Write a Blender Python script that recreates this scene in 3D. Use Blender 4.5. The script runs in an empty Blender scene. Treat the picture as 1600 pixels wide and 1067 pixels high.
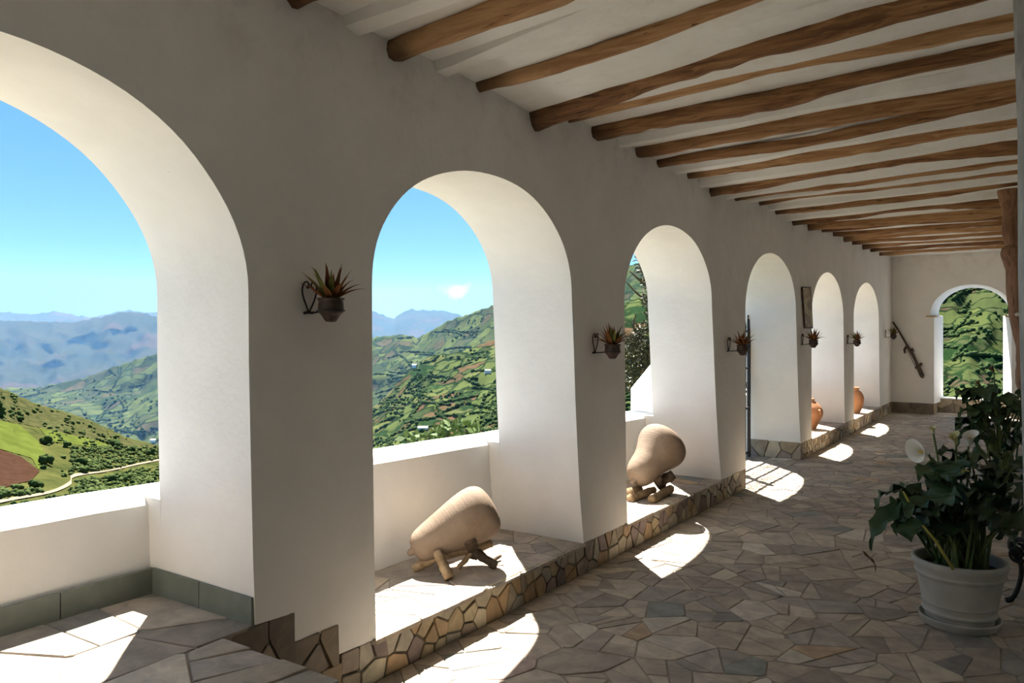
import bpy, bmesh, math, random
import numpy as np
from mathutils import Vector, Matrix, noise, geometry
random.seed(7); np.random.seed(7)
C = bpy.context.scene
COL = C.collection
# ------------------------------------------------------------------ camera, world, sun, exposure
F_PX = 1244.0; HOR = 507.0
TH = math.atan(855 / 1244.0); CT, ST = math.cos(TH), math.sin(TH)
CAM = Vector((3.15, 0.0, 2.0))
cd = bpy.data.cameras.new('camera'); cam = bpy.data.objects.new('camera', cd); COL.objects.link(cam)
cam.location = CAM; cam.rotation_euler = (math.pi / 2, 0, TH)
cd.sensor_width = 36; cd.lens = 36 * F_PX / 1600; cd.shift_y = -(533.5 - HOR) / 1600
cd.clip_end = 60000; cd.clip_start = 0.05
C.camera = cam

SUN_DIR = Vector((1, -0.90, -2.2)).normalized()      # the way the light travels
sl = bpy.data.lights.new('sun', 'SUN'); sun = bpy.data.objects.new('sun', sl); COL.objects.link(sun)
sun.rotation_euler = SUN_DIR.to_track_quat('-Z', 'Y').to_euler(); sun.location = (-20, 20, 40)
sl.energy = 11.6; sl.angle = math.radians(0.53); sl.color = (1.0, 0.95, 0.86)

w = bpy.data.worlds.new('sky'); C.world = w; w.use_nodes = True
nt = w.node_tree; nt.nodes.clear()
wo = nt.nodes.new('ShaderNodeOutputWorld'); bg = nt.nodes.new('ShaderNodeBackground')
EXPO = 1.0; K_ = 1 / 2 ** EXPO
# clear highland sky: deepening blue with height, a little paler low down, one faint wisp of cloud
tc = nt.nodes.new('ShaderNodeTexCoord'); sp0 = nt.nodes.new('ShaderNodeSeparateXYZ'); nt.links.new(tc.outputs['Generated'], sp0.inputs[0])
rp0 = nt.nodes.new('ShaderNodeValToRGB'); nt.links.new(sp0.outputs['Z'], rp0.inputs[0])
e0 = rp0.color_ramp.elements
for p_, c_ in ((0.0, (.16, .45, .78)), (.10, (.10, .40, .80)), (.28, (.055, .34, .80)), (.6, (.05, .26, .66)), (1.0, (.04, .20, .55))):
    el = e0[0] if p_ == 0 else e0[1] if p_ == 1 else e0.new(p_)
    el.position = p_; el.color = (c_[0] * K_, c_[1] * K_, c_[2] * K_, 1)
wv = nt.nodes.new('ShaderNodeVectorMath'); wv.operation = 'SUBTRACT'; nt.links.new(tc.outputs['Generated'], wv.inputs[0]); wv.inputs[1].default_value = (-.621, .783, .042)
ws_ = nt.nodes.new('ShaderNodeVectorMath'); ws_.operation = 'MULTIPLY'; nt.links.new(wv.outputs[0], ws_.inputs[0]); ws_.inputs[1].default_value = (42, 42, 70)
wl = nt.nodes.new('ShaderNodeVectorMath'); wl.operation = 'LENGTH'; nt.links.new(ws_.outputs[0], wl.inputs[0])
wn_ = nt.nodes.new('ShaderNodeTexNoise'); wn_.inputs['Scale'].default_value = 55; wn_.inputs['Detail'].default_value = 5; nt.links.new(tc.outputs['Generated'], wn_.inputs['Vector'])
wm = nt.nodes.new('ShaderNodeMath'); wm.operation = 'SUBTRACT'; nt.links.new(wn_.outputs['Fac'], wm.inputs[0]); wq = nt.nodes.new('ShaderNodeMath'); wq.operation = 'MULTIPLY'; nt.links.new(wl.outputs['Value'], wq.inputs[0]); wq.inputs[1].default_value = .5; nt.links.new(wq.outputs[0], wm.inputs[1])
wr = nt.nodes.new('ShaderNodeMapRange'); nt.links.new(wm.outputs[0], wr.inputs[0]); wr.inputs[1].default_value = .1; wr.inputs[2].default_value = .45; wr.inputs[4].default_value = .85
wx = nt.nodes.new('ShaderNodeMix'); wx.data_type = 'RGBA'; nt.links.new(wr.outputs[0], wx.inputs[0]); nt.links.new(rp0.outputs[0], wx.inputs[6]); wx.inputs[7].default_value = (1.1 * K_, 1.1 * K_, 1.1 * K_, 1)
nt.links.new(wx.outputs[2], bg.inputs[0]); nt.links.new(bg.outputs[0], wo.inputs[0])
bg.inputs[1].default_value = 1.0
C.view_settings.view_transform = 'Standard'; C.view_settings.look = 'None'
C.view_settings.gamma = 1; C.view_settings.use_curve_mapping = False
C.view_settings.exposure = EXPO
C.cycles.diffuse_bounces = 6; C.cycles.max_bounces = 10; C.cycles.volume_bounces = 0
C.cycles.sample_clamp_indirect = 6

# ------------------------------------------------------------------ measuring helpers
def P(px, py, depth):
    """point at a given distance along the view axis"""
    d = (px - 800) / F_PX
    return Vector((CAM.x + depth * (-ST + d * CT), CAM.y + depth * (CT + d * ST), CAM.z + depth * (HOR - py) / F_PX))
def on_x(px, py, x=0.0):
    d = (px - 800) / F_PX
    return P(px, py, (CAM.x - x) / (ST - d * CT))
def on_y(px, py, y):
    d = (px - 800) / F_PX
    return P(px, py, y / (CT + d * ST))
def on_z(px, py, z=0.0):
    return P(px, py, F_PX * (CAM.z - z) / (py - HOR))
def proj(p):
    r = Vector(p) - CAM
    dep = -r.x * ST + r.y * CT
    if dep < 0.1: return None
    return (800 + F_PX * (r.x * CT + r.y * ST) / dep, HOR - F_PX * r.z / dep, dep)
def lerp(a, b, t): return a + (b - a) * t
def pl(x, pts):
    if x <= pts[0][0]: return pts[0][1]
    for (a, b), (c, d) in zip(pts, pts[1:]):
        if x <= c: return lerp(b, d, (x - a) / (c - a))
    return pts[-1][1]
def rnd(a, b): return random.uniform(a, b)

# ------------------------------------------------------------------ object helpers
def mesh(name, vs, fs, mat=None, parent=None, smooth=False, tint=None):
    me = bpy.data.meshes.new(name); me.from_pydata([tuple(v) for v in vs], [], fs); me.update()
    if mat: me.materials.append(mat)
    if smooth: me.polygons.foreach_set('use_smooth', [True] * len(me.polygons))
    if tint is not None:
        ca = me.color_attributes.new('tint', 'FLOAT_COLOR', 'POINT')
        ca.data.foreach_set('color', np.asarray(tint, dtype=np.float32).ravel())
    o = bpy.data.objects.new(name, me); COL.objects.link(o)
    if parent: o.parent = parent
    return o
def empty(name, loc=(0, 0, 0), rz=0):
    o = bpy.data.objects.new(name, None); COL.objects.link(o); o.location = loc; o.rotation_euler.z = rz
    o.empty_display_size = .1
    return o
def tag(o, label=None, cat=None, group=None, kind=None):
    if label: o['label'] = label
    if cat: o['category'] = cat
    if group: o['group'] = group
    if kind: o['kind'] = kind
    return o
def struct(o, label=None): return tag(o, label=label, kind='structure')
class MB:
    def __init__(s): s.v = []; s.f = []; s.t = []
    def add(s, vs, fs, tint=None):
        b = len(s.v); s.v += [tuple(v) for v in vs]; s.f += [[i + b for i in f] for f in fs]
        if tint is not None: s.t += [tint] * len(vs)
    def build(s, name, mat, parent=None, smooth=False):
        return mesh(name, s.v, s.f, mat, parent, smooth, s.t if s.t else None)
def box_g(x0, x1, y0, y1, z0, z1):
    v = [(x0, y0, z0), (x1, y0, z0), (x1, y1, z0), (x0, y1, z0), (x0, y0, z1), (x1, y0, z1), (x1, y1, z1), (x0, y1, z1)]
    return v, [[0, 3, 2, 1], [4, 5, 6, 7], [0, 1, 5, 4], [1, 2, 6, 5], [2, 3, 7, 6], [3, 0, 4, 7]]
def tube_g(pts, rad, n=8, cap=True, wob=0, seed=0):
    """tube along a polyline, radius per point"""
    pts = [Vector(p) for p in pts]; vs = []; fs = []
    m = len(pts); up = Vector((0.13, 0.21, 1)).normalized(); prev = None
    for i, p in enumerate(pts):
        t = (pts[min(i + 1, m - 1)] - pts[max(i - 1, 0)]).normalized()
        if prev is None:
            a = t.cross(up); a = a if a.length > .05 else t.cross(Vector((1, 0, 0)))
            a.normalize()
        else:
            a = (prev - t * prev.dot(t)).normalized()
        prev = a; b = t.cross(a)
        r = rad[i] if hasattr(rad, '__len__') else rad
        for k in range(n):
            q = 2 * math.pi * k / n
            rr = r * (1 + wob * noise.noise((i * .7 + seed, math.cos(q) * 1.3 + seed * 3.1, math.sin(q) * 1.3)))
            vs.append(p + (a * math.cos(q) + b * math.sin(q)) * rr)
    for i in range(m - 1):
        for k in range(n):
            k2 = (k + 1) % n
            fs.append([i * n + k, i * n + k2, (i + 1) * n + k2, (i + 1) * n + k])
    if cap:
        fs.append(list(range(n))[::-1]); fs.append([(m - 1) * n + k for k in range(n)])
    return vs, fs
def lathe_g(prof, n=32, cap0=True, cap1=True):
    vs = []; fs = []
    for r, z in prof:
        for k in range(n):
            q = 2 * math.pi * k / n; vs.append((r * math.cos(q), r * math.sin(q), z))
    for i in range(len(prof) - 1):
        for k in range(n):
            k2 = (k + 1) % n; fs.append([i * n + k, i * n + k2, (i + 1) * n + k2, (i + 1) * n + k])
    if cap0: fs.append(list(range(n))[::-1])
    if cap1: fs.append([(len(prof) - 1) * n + k for k in range(n)])
    return vs, fs
def smooth_prof(pts, k=5):
    out = []
    n = len(pts)
    for i in range(n - 1):
        p0 = pts[max(i - 1, 0)]; p1 = pts[i]; p2 = pts[i + 1]; p3 = pts[min(i + 2, n - 1)]
        for j in range(k):
            t = j / k
            out.append(tuple(.5 * (2 * b + (c - a) * t + (2 * a - 5 * b + 4 * c - d) * t * t + (-a + 3 * b - 3 * c + d) * t ** 3)
                             for a, b, c, d in zip(p0, p1, p2, p3)))
    out.append(tuple(pts[-1])); return out
def copy_tree(o, parent=None):
    c = o.copy(); COL.objects.link(c)
    if parent: c.parent = parent
    for ch in list(o.children): copy_tree(ch, c)
    return c

# ------------------------------------------------------------------ materials
def newmat(name, rough=.8):
    m = bpy.data.materials.new(name); m.use_nodes = True
    b = m.node_tree.nodes['Principled BSDF']; b.inputs['Roughness'].default_value = rough
    b.inputs['Specular IOR Level'].default_value = .3
    return m, m.node_tree, b
def nd(t, typ, **kw):
    n = t.nodes.new(typ)
    for k, v in kw.items():
        if k in n.inputs: n.inputs[k].default_value = v
        else: setattr(n, k, v)
    return n
def rgb(c): return (c[0], c[1], c[2], 1)
def ramp(t, fac, stops):
    r = t.nodes.new('ShaderNodeValToRGB'); e = r.color_ramp.elements
    while len(e) < len(stops): e.new(.5)
    for el, (p, c) in zip(e, stops): el.position = p; el.color = rgb(c)
    t.links.new(fac, r.inputs[0]); return r.outputs[0]
def mix(t, fac, a, b, blend='MIX'):
    m = t.nodes.new('ShaderNodeMix'); m.data_type = 'RGBA'; m.blend_type = blend
    for s, v in ((0, fac), (6, a), (7, b)):
        if isinstance(v, (int, float)): m.inputs[s].default_value = v
        elif isinstance(v, tuple): m.inputs[s].default_value = rgb(v)
        else: t.links.new(v, m.inputs[s])
    return m.outputs[2]
def math_n(t, op, a, b=0.0, clamp=False):
    m = t.nodes.new('ShaderNodeMath'); m.operation = op; m.use_clamp = clamp
    for s, v in ((0, a), (1, b)):
        if isinstance(v, (int, float)): m.inputs[s].default_value = v
        else: t.links.new(v, m.inputs[s])
    return m.outputs[0]
def coords(t, kind='pos', scale=(1, 1, 1)):
    if kind == 'pos': s = t.nodes.new('ShaderNodeNewGeometry').outputs['Position']
    else: s = t.nodes.new('ShaderNodeTexCoord').outputs['Object']
    mp = t.nodes.new('ShaderNodeMapping'); mp.inputs['Scale'].default_value = scale
    t.links.new(s, mp.inputs[0]); return mp.outputs[0]
def nz(t, vec, scale, detail=4, rough=.55, dist=0):
    n = nd(t, 'ShaderNodeTexNoise', Scale=scale, Detail=detail, Roughness=rough, Distortion=dist)
    t.links.new(vec, n.inputs['Vector']); return n.outputs['Fac']
def bump(t, b, h, strength, dist):
    n = nd(t, 'ShaderNodeBump', Strength=strength, Distance=dist)
    t.links.new(h, n.inputs['Height']); t.links.new(n.outputs[0], b.inputs['Normal'])
def simple(name, c1, c2, scale=6, rough=.8, bs=.25, bd=.01, kind='obj', sc=(1, 1, 1), fine=40):
    m, t, b = newmat(name, rough); v = coords(t, kind, sc)
    f = nz(t, v, scale); col = ramp(t, f, [(.3, c1), (.7, c2)])
    t.links.new(col, b.inputs['Base Color'])
    if bs: bump(t, b, nz(t, v, fine), bs, bd)
    else: b.inputs['Specular IOR Level'].default_value = 0
    return m
def plaster(name, c, dirt, z0, z1):
    m, t, b = newmat(name, .9); v = coords(t)
    col = mix(t, ramp(t, nz(t, v, 1.7, 5, .6), [(.35, (0, 0, 0)), (.75, (1, 1, 1))]), c, tuple(x * .9 for x in c))
    # grime spots gathered under the beam ends, and little scuffs
    sep = nd(t, 'ShaderNodeSeparateXYZ'); t.links.new(v, sep.inputs[0])
    mr = nd(t, 'ShaderNodeMapRange'); t.links.new(sep.outputs['Z'], mr.inputs[0])
    mr.inputs[1].default_value = z0; mr.inputs[2].default_value = z1; mr.inputs[3].default_value = 0; mr.inputs[4].default_value = .45
    sp = ramp(t, nz(t, v, 5, 6, .65), [(.5, (0, 0, 0)), (.72, (1, 1, 1))])
    fac = math_n(t, 'MULTIPLY', mr.outputs[0], sp)
    sc = ramp(t, nz(t, v, 11, 3, .7), [(.72, (0, 0, 0)), (.8, (1, 1, 1))])
    fac = math_n(t, 'ADD', fac, math_n(t, 'MULTIPLY', sc, .3), True)
    col = mix(t, fac, col, dirt)
    t.links.new(col, b.inputs['Base Color'])
    h = math_n(t, 'ADD', nz(t, v, 2.2, 3), math_n(t, 'MULTIPLY', nz(t, v, 28, 4), .18))
    bump(t, b, h, .35, .05)
    return m
M = {}
M['plaster'] = plaster('white_plaster', (.90, .872, .825), (.42, .36, .28), 3.0, 3.8)
M['ceiling'] = plaster('ceiling_whitewash', (.86, .85, .81), (.45, .38, .28), 3.0, 4.6)
M['outer_wash'] = plaster('parapet_whitewash', (.83, .82, .80), (.5, .46, .4), 5, 6)
M['side_plaster'] = plaster('side_wall_plaster', (.88, .84, .78), (.42, .36, .28), 3.0, 4)  # pale warm plaster of the right and back walls
def stone_mat():
    m, t, b = newmat('flagstone', .62); v = coords(t)
    at = nd(t, 'ShaderNodeAttribute', attribute_name='tint')
    n1 = nz(t, v, 7, 6, .62, .6); n2 = nz(t, v, 40, 4)
    col = mix(t, ramp(t, n1, [(.32, (0, 0, 0)), (.72, (1, 1, 1))]), mix(t, 1.0, at.outputs['Color'], (.68, .66, .64), 'MULTIPLY'), mix(t, 1.0, at.outputs['Color'], (1.18, 1.13, 1.05), 'MULTIPLY'))
    t.links.new(col, b.inputs['Base Color'])
    bump(t, b, math_n(t, 'ADD', n1, math_n(t, 'MULTIPLY', n2, .3)), .4, .012)
    return m
M['stone'] = stone_mat()
M['grout'] = simple('grout', (.26, .22, .18), (.36, .31, .25), 9, .95, .4, .01, 'pos')
M['mortar'] = simple('plinth_mortar', (.13, .11, .08), (.22, .185, .14), 9, .95, .4, .01, 'pos')
M['slate'] = simple('green_slate', (.14, .155, .13), (.22, .24, .205), 5, .5, .35, .006, 'pos')
def wood_mat(name, c0, c1, c2, along='X', rough=.75, dark_end=True):
    m, t, b = newmat(name, rough)
    sc = {'X': (1.1, 14, 14), 'Z': (16, 16, 1.1)}[along]
    v = coords(t, 'pos', sc); g = nz(t, v, 1.6, 6, .62, .8)
    oi = nd(t, 'ShaderNodeObjectInfo')
    f = math_n(t, 'ADD', g, math_n(t, 'MULTIPLY', math_n(t, 'SUBTRACT', oi.outputs['Random'], .5), .28))
    col = ramp(t, f, [(.25, c0), (.46, c1), (.70, c2)])
    v2 = coords(t, 'pos', {'X': (2.2, 26, 26), 'Z': (26, 26, 2.2)}[along])
    cr = ramp(t, nz(t, v2, 1.3, 3, .5, 1.2), [(.29, (1, 1, 1)), (.34, (0, 0, 0))])
    col = mix(t, math_n(t, 'MULTIPLY', cr, .75), col, (.03, .018, .01))
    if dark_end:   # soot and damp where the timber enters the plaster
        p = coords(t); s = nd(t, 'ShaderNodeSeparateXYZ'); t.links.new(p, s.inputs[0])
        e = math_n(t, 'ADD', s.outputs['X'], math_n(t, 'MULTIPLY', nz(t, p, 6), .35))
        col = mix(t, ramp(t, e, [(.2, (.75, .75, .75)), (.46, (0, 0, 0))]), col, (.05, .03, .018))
    t.links.new(col, b.inputs['Base Color'])
    bump(t, b, math_n(t, 'ADD', g, math_n(t, 'MULTIPLY', cr, -.6)), .5, .02)
    return m
M['wood'] = wood_mat('weathered_timber', (.12, .052, .022), (.30, .152, .064), (.50, .30, .145))
M['post'] = wood_mat('post_timber', (.13, .065, .035), (.27, .14, .075), (.36, .2, .11), 'Z', .6, False)
M['log'] = simple('driftwood', (.20, .13, .07), (.42, .31, .19), 14, .85, .6, .01, 'obj')
M['log_dark'] = simple('burnt_wood', (.05, .035, .025), (.14, .1, .07), 14, .85, .6, .01, 'obj')
M['grey_post'] = simple('greyed_limewash', (.22, .22, .2), (.5, .5, .47), 9, .9, .6, .02, 'pos', (1, 1, .4))
M['iron'] = simple('wrought_iron', (.012, .012, .014), (.04, .032, .03), 30, .55, .3, .003)
M['bronze'] = simple('brown_iron', (.03, .02, .016), (.085, .05, .038), 30, .5, .3, .003)
M['clay_dark'] = simple('dark_clay', (0.027, 0.0168, 0.0132), (0.072, 0.045, 0.033), 18, .5, .3, .004)
def jar_mat(name, a, c, band):
    m, t, b = newmat(name, .75); v = coords(t, 'obj', (1, 1, 1))
    f = nz(t, v, 5, 6, .65); col = ramp(t, f, [(.3, a), (.7, c)])
    st = ramp(t, nz(t, v, 22, 3, .6), [(.66, (0, 0, 0)), (.74, (1, 1, 1))])
    col = mix(t, math_n(t, 'MULTIPLY', st, .45), col, band)
    t.links.new(col, b.inputs['Base Color'])
    v2 = coords(t, 'obj', (.5, .5, 60))
    bump(t, b, math_n(t, 'ADD', nz(t, v2, 1, 2), math_n(t, 'MULTIPLY', nz(t, v, 60, 3), .4)), .35, .008)
    return m
M['clay'] = jar_mat('pale_terracotta', (0.21, 0.147, 0.1008), (0.294, 0.2226, 0.1638), (0.1428, 0.0924, 0.0588))
M['clay_red'] = jar_mat('red_terracotta', (.36, .15, .07), (.50, .25, .12), (.18, .08, .05))
M['brom'] = simple('bromeliad_leaf', (.13, .045, .022), (.25, .115, .045), 8, .5, 0, 0, 'obj')
M['brom2'] = simple('bromeliad_leaf_green', (.09, .10, .03), (.20, .19, .06), 8, .5, 0, 0, 'obj')
M['soil'] = simple('potting_soil', (.02, .015, .01), (.06, .045, .03), 40, .95, .6, .01)
def leaf_mat(name, a, c, sss=.0, rough=.42):
    m, t, b = newmat(name, rough); v = coords(t, 'obj')
    oi = nd(t, 'ShaderNodeObjectInfo')
    f = math_n(t, 'ADD', math_n(t, 'MULTIPLY', nz(t, v, 9, 3), .6), math_n(t, 'MULTIPLY', oi.outputs['Random'], .5))
    t.links.new(ramp(t, f, [(.2, a), (.8, c)]), b.inputs['Base Color'])
    return m
M['calla'] = leaf_mat('calla_leaf', (.022, .05, .022), (.055, .10, .04))
M['stem'] = leaf_mat('calla_stem', (.05, .09, .025), (.13, .17, .05))
M['yellow_stem'] = leaf_mat('yellowing_stem', (.30, .30, .06), (.42, .38, .09))
M['dry'] = leaf_mat('withered_leaf', (.10, .06, .03), (.2, .13, .06))
M['spathe'] = leaf_mat('white_spathe', (.72, .70, .60), (.85, .83, .76))
M['spathe_old'] = leaf_mat('fading_spathe', (.5, .48, .22), (.66, .62, .38))
M['spadix'] = leaf_mat('yellow_spadix', (.62, .45, .06), (.7, .5, .1))
M['pot'] = simple('whitewashed_pot', (.36, .35, .31), (.48, .465, .42), 5, .6, .15, .004, 'obj')
M['impost'] = simple('tan_impost', (.40, .28, .15), (.52, .38, .22), 8, .8, .3, .005, 'pos')
M['shrub'] = leaf_mat('garden_shrub_leaf', (.05, .10, .02), (.17, .22, .06), 0, .7)
M['pine'] = leaf_mat('dark_needles', (0.01755, 0.02223, 0.00702), (0.0585, 0.05558, 0.01755), 0, .6)
M['bark'] = simple('bark', (.05, .04, .03), (.13, .1, .08), 12, .9, .6, .02)
M['plaque'] = None
M['peg'] = simple('pale_peg', (.5, .42, .33), (.65, .55, .45), 8, .7, .1, .004)
M['house'] = simple('house_wall', (.7, .68, .64), (.8, .78, .74), .3, .9, 0)
M['roof'] = simple('house_roof', (.4, .38, .36), (.62, .6, .58), .5, .9, 0)
def terrain(name, greens, cell, edge, edge_w, forest, fdens, brown, brown_p, stretch=(1, 1, 1), tex=.05):
    m, t, b = newmat(name, .95); b.inputs['Specular IOR Level'].default_value = 0
    v0 = coords(t, 'pos', stretch)
    # warp the parcel borders a little so the fields are not straight-edged
    wn = nd(t, 'ShaderNodeTexNoise', Scale=1.1 / cell, Detail=2); t.links.new(v0, wn.inputs['Vector'])
    ws = nd(t, 'ShaderNodeVectorMath', operation='MULTIPLY_ADD')
    t.links.new(wn.outputs['Color'], ws.inputs[0]); ws.inputs[1].default_value = (cell * .9,) * 3; t.links.new(v0, ws.inputs[2])
    v = ws.outputs[0]
    vo = nd(t, 'ShaderNodeTexVoronoi', Scale=1 / cell); t.links.new(v, vo.inputs['Vector'])
    ve = nd(t, 'ShaderNodeTexVoronoi', feature='DISTANCE_TO_EDGE', Scale=1 / cell); t.links.new(v, ve.inputs['Vector'])
    s = nd(t, 'ShaderNodeSeparateColor'); t.links.new(vo.outputs['Color'], s.inputs[0])
    n = len(greens)
    col = ramp(t, s.outputs[0], [(i / max(n - 1, 1) * .95, g) for i, g in enumerate(greens)])
    isb = math_n(t, 'GREATER_THAN', s.outputs[1], 1 - brown_p)
    col = mix(t, isb, col, brown)
    col = mix(t, ramp(t, nz(t, v0, tex * 1.2, 5, .7), [(.3, (0, 0, 0)), (.7, (.55, .55, .55))]), col, tuple(x * .6 for x in greens[0]))
    ed = ramp(t, ve.outputs['Distance'], [(edge_w * .5, (1, 1, 1)), (edge_w, (0, 0, 0))])
    col = mix(t, ed, col, edge)
    fo = ramp(t, nz(t, v0, .55 / cell, 4, .62), [(1 - fdens - .03, (0, 0, 0)), (1 - fdens + .03, (1, 1, 1))])
    fcol = mix(t, ramp(t, nz(t, v0, tex * 3, 4, .7), [(.35, (0, 0, 0)), (.65, (1, 1, 1))]), forest, tuple(x * 2.0 for x in forest))
    col = mix(t, fo, col, fcol)
    t.links.new(col, b.inputs['Base Color'])
    return m
G = dict(bright=(.085, .108, .036), mid=(.058, .080, .029), dull=(.055, .062, .034), deep=(.030, .043, .020), straw=(.105, .10, .045))
M['hill_far'] = terrain('far_mountain_slope', [(0.02539, 0.03083, 0.01632), (0.03627, 0.0399, 0.02176), (0.04715, 0.04352, 0.02721)], 420, (0.02176, 0.02721, 0.01451), .03, (0.01451, 0.02176, 0.01451), .08, (0.06166, 0.04352, 0.03083), .15, (1, 1, 1.6), .022)
M['hill_mid'] = terrain('patchwork_slope', [G['deep'], G['mid'], G['bright'], G['mid'], G['dull'], G['bright']], 70, (0.01631, 0.0261, 0.01305), .07, (0.01436, 0.0261, 0.01174), .40, (.075, .064, .038), .09, (1, 1, 1.5), .03)
M['hill_spur'] = terrain('terraced_spur', [G['mid'], G['bright'], G['straw'], G['mid'], G['bright'], G['deep']], 40, (0.01174, 0.02284, 0.009787), .085, (0.01044, 0.02284, 0.009135), .42, (0.09788, 0.05546, 0.03589), .2, (1, 1, 1.5), .05)
M['hill_east'] = terrain('terraced_valley_end', [(0.0528, 0.07128, 0.0264), (0.0792, 0.09768, 0.03168), (0.04752, 0.05808, 0.02904), (0.06072, 0.0792, 0.0264), (0.07392, 0.08976, 0.03168), (0.03168, 0.04752, 0.02112)], 30, (0.01054, 0.0205, 0.008784), .055, (0.0082, 0.01874, 0.007028), .42, (0.06442, 0.04393, 0.03222), .22, (1, 1, 1.4), .22)
M['hill_near'] = simple('grassy_slope', (0.0255, 0.034, 0.0119), (0.07225, 0.0748, 0.0238), .11, .95, 0, 0, 'pos')
M['hill_ridge'] = simple('scrubby_ridge', (.028, .034, .014), (.066, .066, .028), .30, .95, 0, 0, 'pos')
M['meadow'] = simple('bright_meadow', (0.0495, 0.066, 0.0132), (0.0759, 0.0957, 0.02112), .12, .95, 0, 0, 'pos')
M['ploughed'] = simple('ploughed_earth', (0.0341, 0.01736, 0.01116), (0.0465, 0.0248, 0.01674), .35, .95, 0, 0, 'pos')
M['road'] = simple('dirt_track', (0.179, 0.1515, 0.1136), (0.2134, 0.1859, 0.1446), .2, .95, 0, 0, 'pos')
M['bush'] = simple('hillside_bush', (0.0192, 0.0384, 0.0144), (0.064, 0.0896, 0.032), 1.6, .95, 0, 0)
M['scrub'] = simple('scrub_leaf', (0.027, 0.048, 0.018), (0.093, 0.117, 0.042), .35, .95, 0, 0, 'pos')
M['far_trees'] = simple('valley_tree_leaf', (0.024, 0.045, 0.018), (0.0675, 0.096, 0.039), .05, .95, 0, 0, 'pos')
M['ground'] = simple('garden_grass', (0.077, 0.0805, 0.049), (0.14, 0.133, 0.091), .5, .95, 0, 0, 'pos')

# ------------------------------------------------------------------ the terrain outside
def layer_pt(L, px, s):
    py = lerp(L['base'](px), L['ridge'](px), s ** L.get('pow', 1)); d = lerp(L['d0'](px), L['d1'](px), s)
    q = (px / L['nx'], s * L['ns'], L['seed'])
    n = noise.fractal(q, .9, 2.1, 5); n2 = noise.fractal((q[0] * .5 + 9, q[1] * .5, q[2]), .9, 2, 3)
    edge = min(1, (1 - s) * 5 + .12)
    return P(px, py + L['npy'] * n * edge + L.get('jag', 0) * noise.fractal((px / 9, L['seed'], 3), .7, 2, 4) * s, d * (1 + L['nd'] * n2 * edge))
def layer_mesh(name, L, x0, x1, nx, ns, mat):
    vs = []; fs = []
    for i in range(nx + 1):
        px = lerp(x0, x1, i / nx)
        for j in range(ns + 1): vs.append(layer_pt(L, px, j / ns))
        top = vs[-1]; back = (top - CAM) * 1.25 + CAM; back.z = top.z - (top - CAM).length * .12; vs.append(back)
    k = ns + 2
    for i in range(nx):
        for j in range(ns + 1):
            fs.append([i * k + j, (i + 1) * k + j, (i + 1) * k + j + 1, i * k + j + 1])
    o = mesh(name, vs, fs, mat, None, True); return struct(o)
def inv(L, px, py):
    a, b = 0.0, 1.0
    for _ in range(22):
        m = (a + b) / 2; q = proj(layer_pt(L, px, m))
        if q[1] > py: a = m
        else: b = m
    return (a + b) / 2
pf = lambda *pts: (lambda px: pl(px, pts))
kf = lambda v: (lambda px: v)
LA = dict(base=kf(545), ridge=pf((-500, 470), (0, 487), (50, 491), (85, 486), (140, 496), (200, 484), (235, 489), (258, 485), (400, 470), (560, 482), (582, 485), (612, 498), (637, 484), (690, 485), (722, 493), (800, 500), (1300, 500)),
          d0=kf(11500), d1=kf(14000), nx=60, ns=3, npy=5, nd=.02, seed=2, jag=3)
LB = dict(base=pf((-500, 640), (300, 630), (1300, 600)), ridge=pf((-500, 480), (0, 501), (60, 502), (110, 504), (150, 497), (190, 487), (225, 489), (262, 500), (330, 520), (450, 545), (600, 560)),
          d0=kf(5200), d1=kf(8200), nx=26, ns=6, npy=9, nd=.055, seed=5, jag=2)
LC = dict(base=pf((-500, 790), (260, 790), (600, 720), (800, 660), (1300, 600)), ridge=pf((-500, 640), (15, 606), (60, 605), (130, 591), (200, 566), (262, 547), (400, 532), (580, 529), (625, 522), (655, 527), (700, 502), (740, 487), (785, 474), (880, 448), (985, 414), (1100, 395), (1300, 370)),
          d0=pf((-500, 1500), (300, 1700), (800, 1300), (1300, 1200)), d1=pf((-500, 3600), (260, 3000), (600, 2900), (785, 2300), (1000, 2000), (1300, 1900)), nx=70, ns=5, npy=9, nd=.06, seed=11, jag=3, pow=.9)
LE = dict(base=pf((300, 800), (560, 760), (800, 740), (1300, 700), (1750, 690)), ridge=pf((300, 735), (480, 690), (560, 655), (600, 622), (640, 580), (672, 556), (715, 551), (750, 538), (785, 524), (900, 500), (985, 470), (1150, 420), (1300, 370), (1470, 300), (1750, 240)),
          d0=pf((300, 700), (800, 620), (1300, 480), (1750, 420)), d1=pf((300, 1250), (785, 1300), (1300, 1100), (1750, 1000)), nx=60, ns=5, npy=10, nd=.05, seed=23, jag=2, pow=.9)
LD = dict(base=pf((-400, 880), (0, 830), (300, 800), (520, 800)), ridge=pf((-400, 480), (-60, 585), (0, 606), (60, 632), (100, 643), (140, 656), (200, 684), (262, 700), (330, 725), (520, 790)),
          d0=pf((-400, 150), (300, 210)), d1=pf((-400, 330), (0, 400), (300, 470)), nx=55, ns=4, npy=5, nd=.03, seed=31, jag=2)
layer_mesh('mountain_range', LA, -450, 1250, 300, 24, M['hill_far'])
layer_mesh('mountain_slope', LB, -450, 1250, 260, 50, M['hill_far'])
layer_mesh('hill_patchwork', LC, -450, 1290, 340, 60, M['hill_mid'])
layer_mesh('hill_terraced', LE, 330, 1250, 300, 70, M['hill_spur'])
layer_mesh('hill_valley_end', LE, 1250, 1760, 160, 90, M['hill_east'])
layer_mesh('hill_grassy', LD, -380, 500, 180, 70, M['hill_near'])

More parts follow.
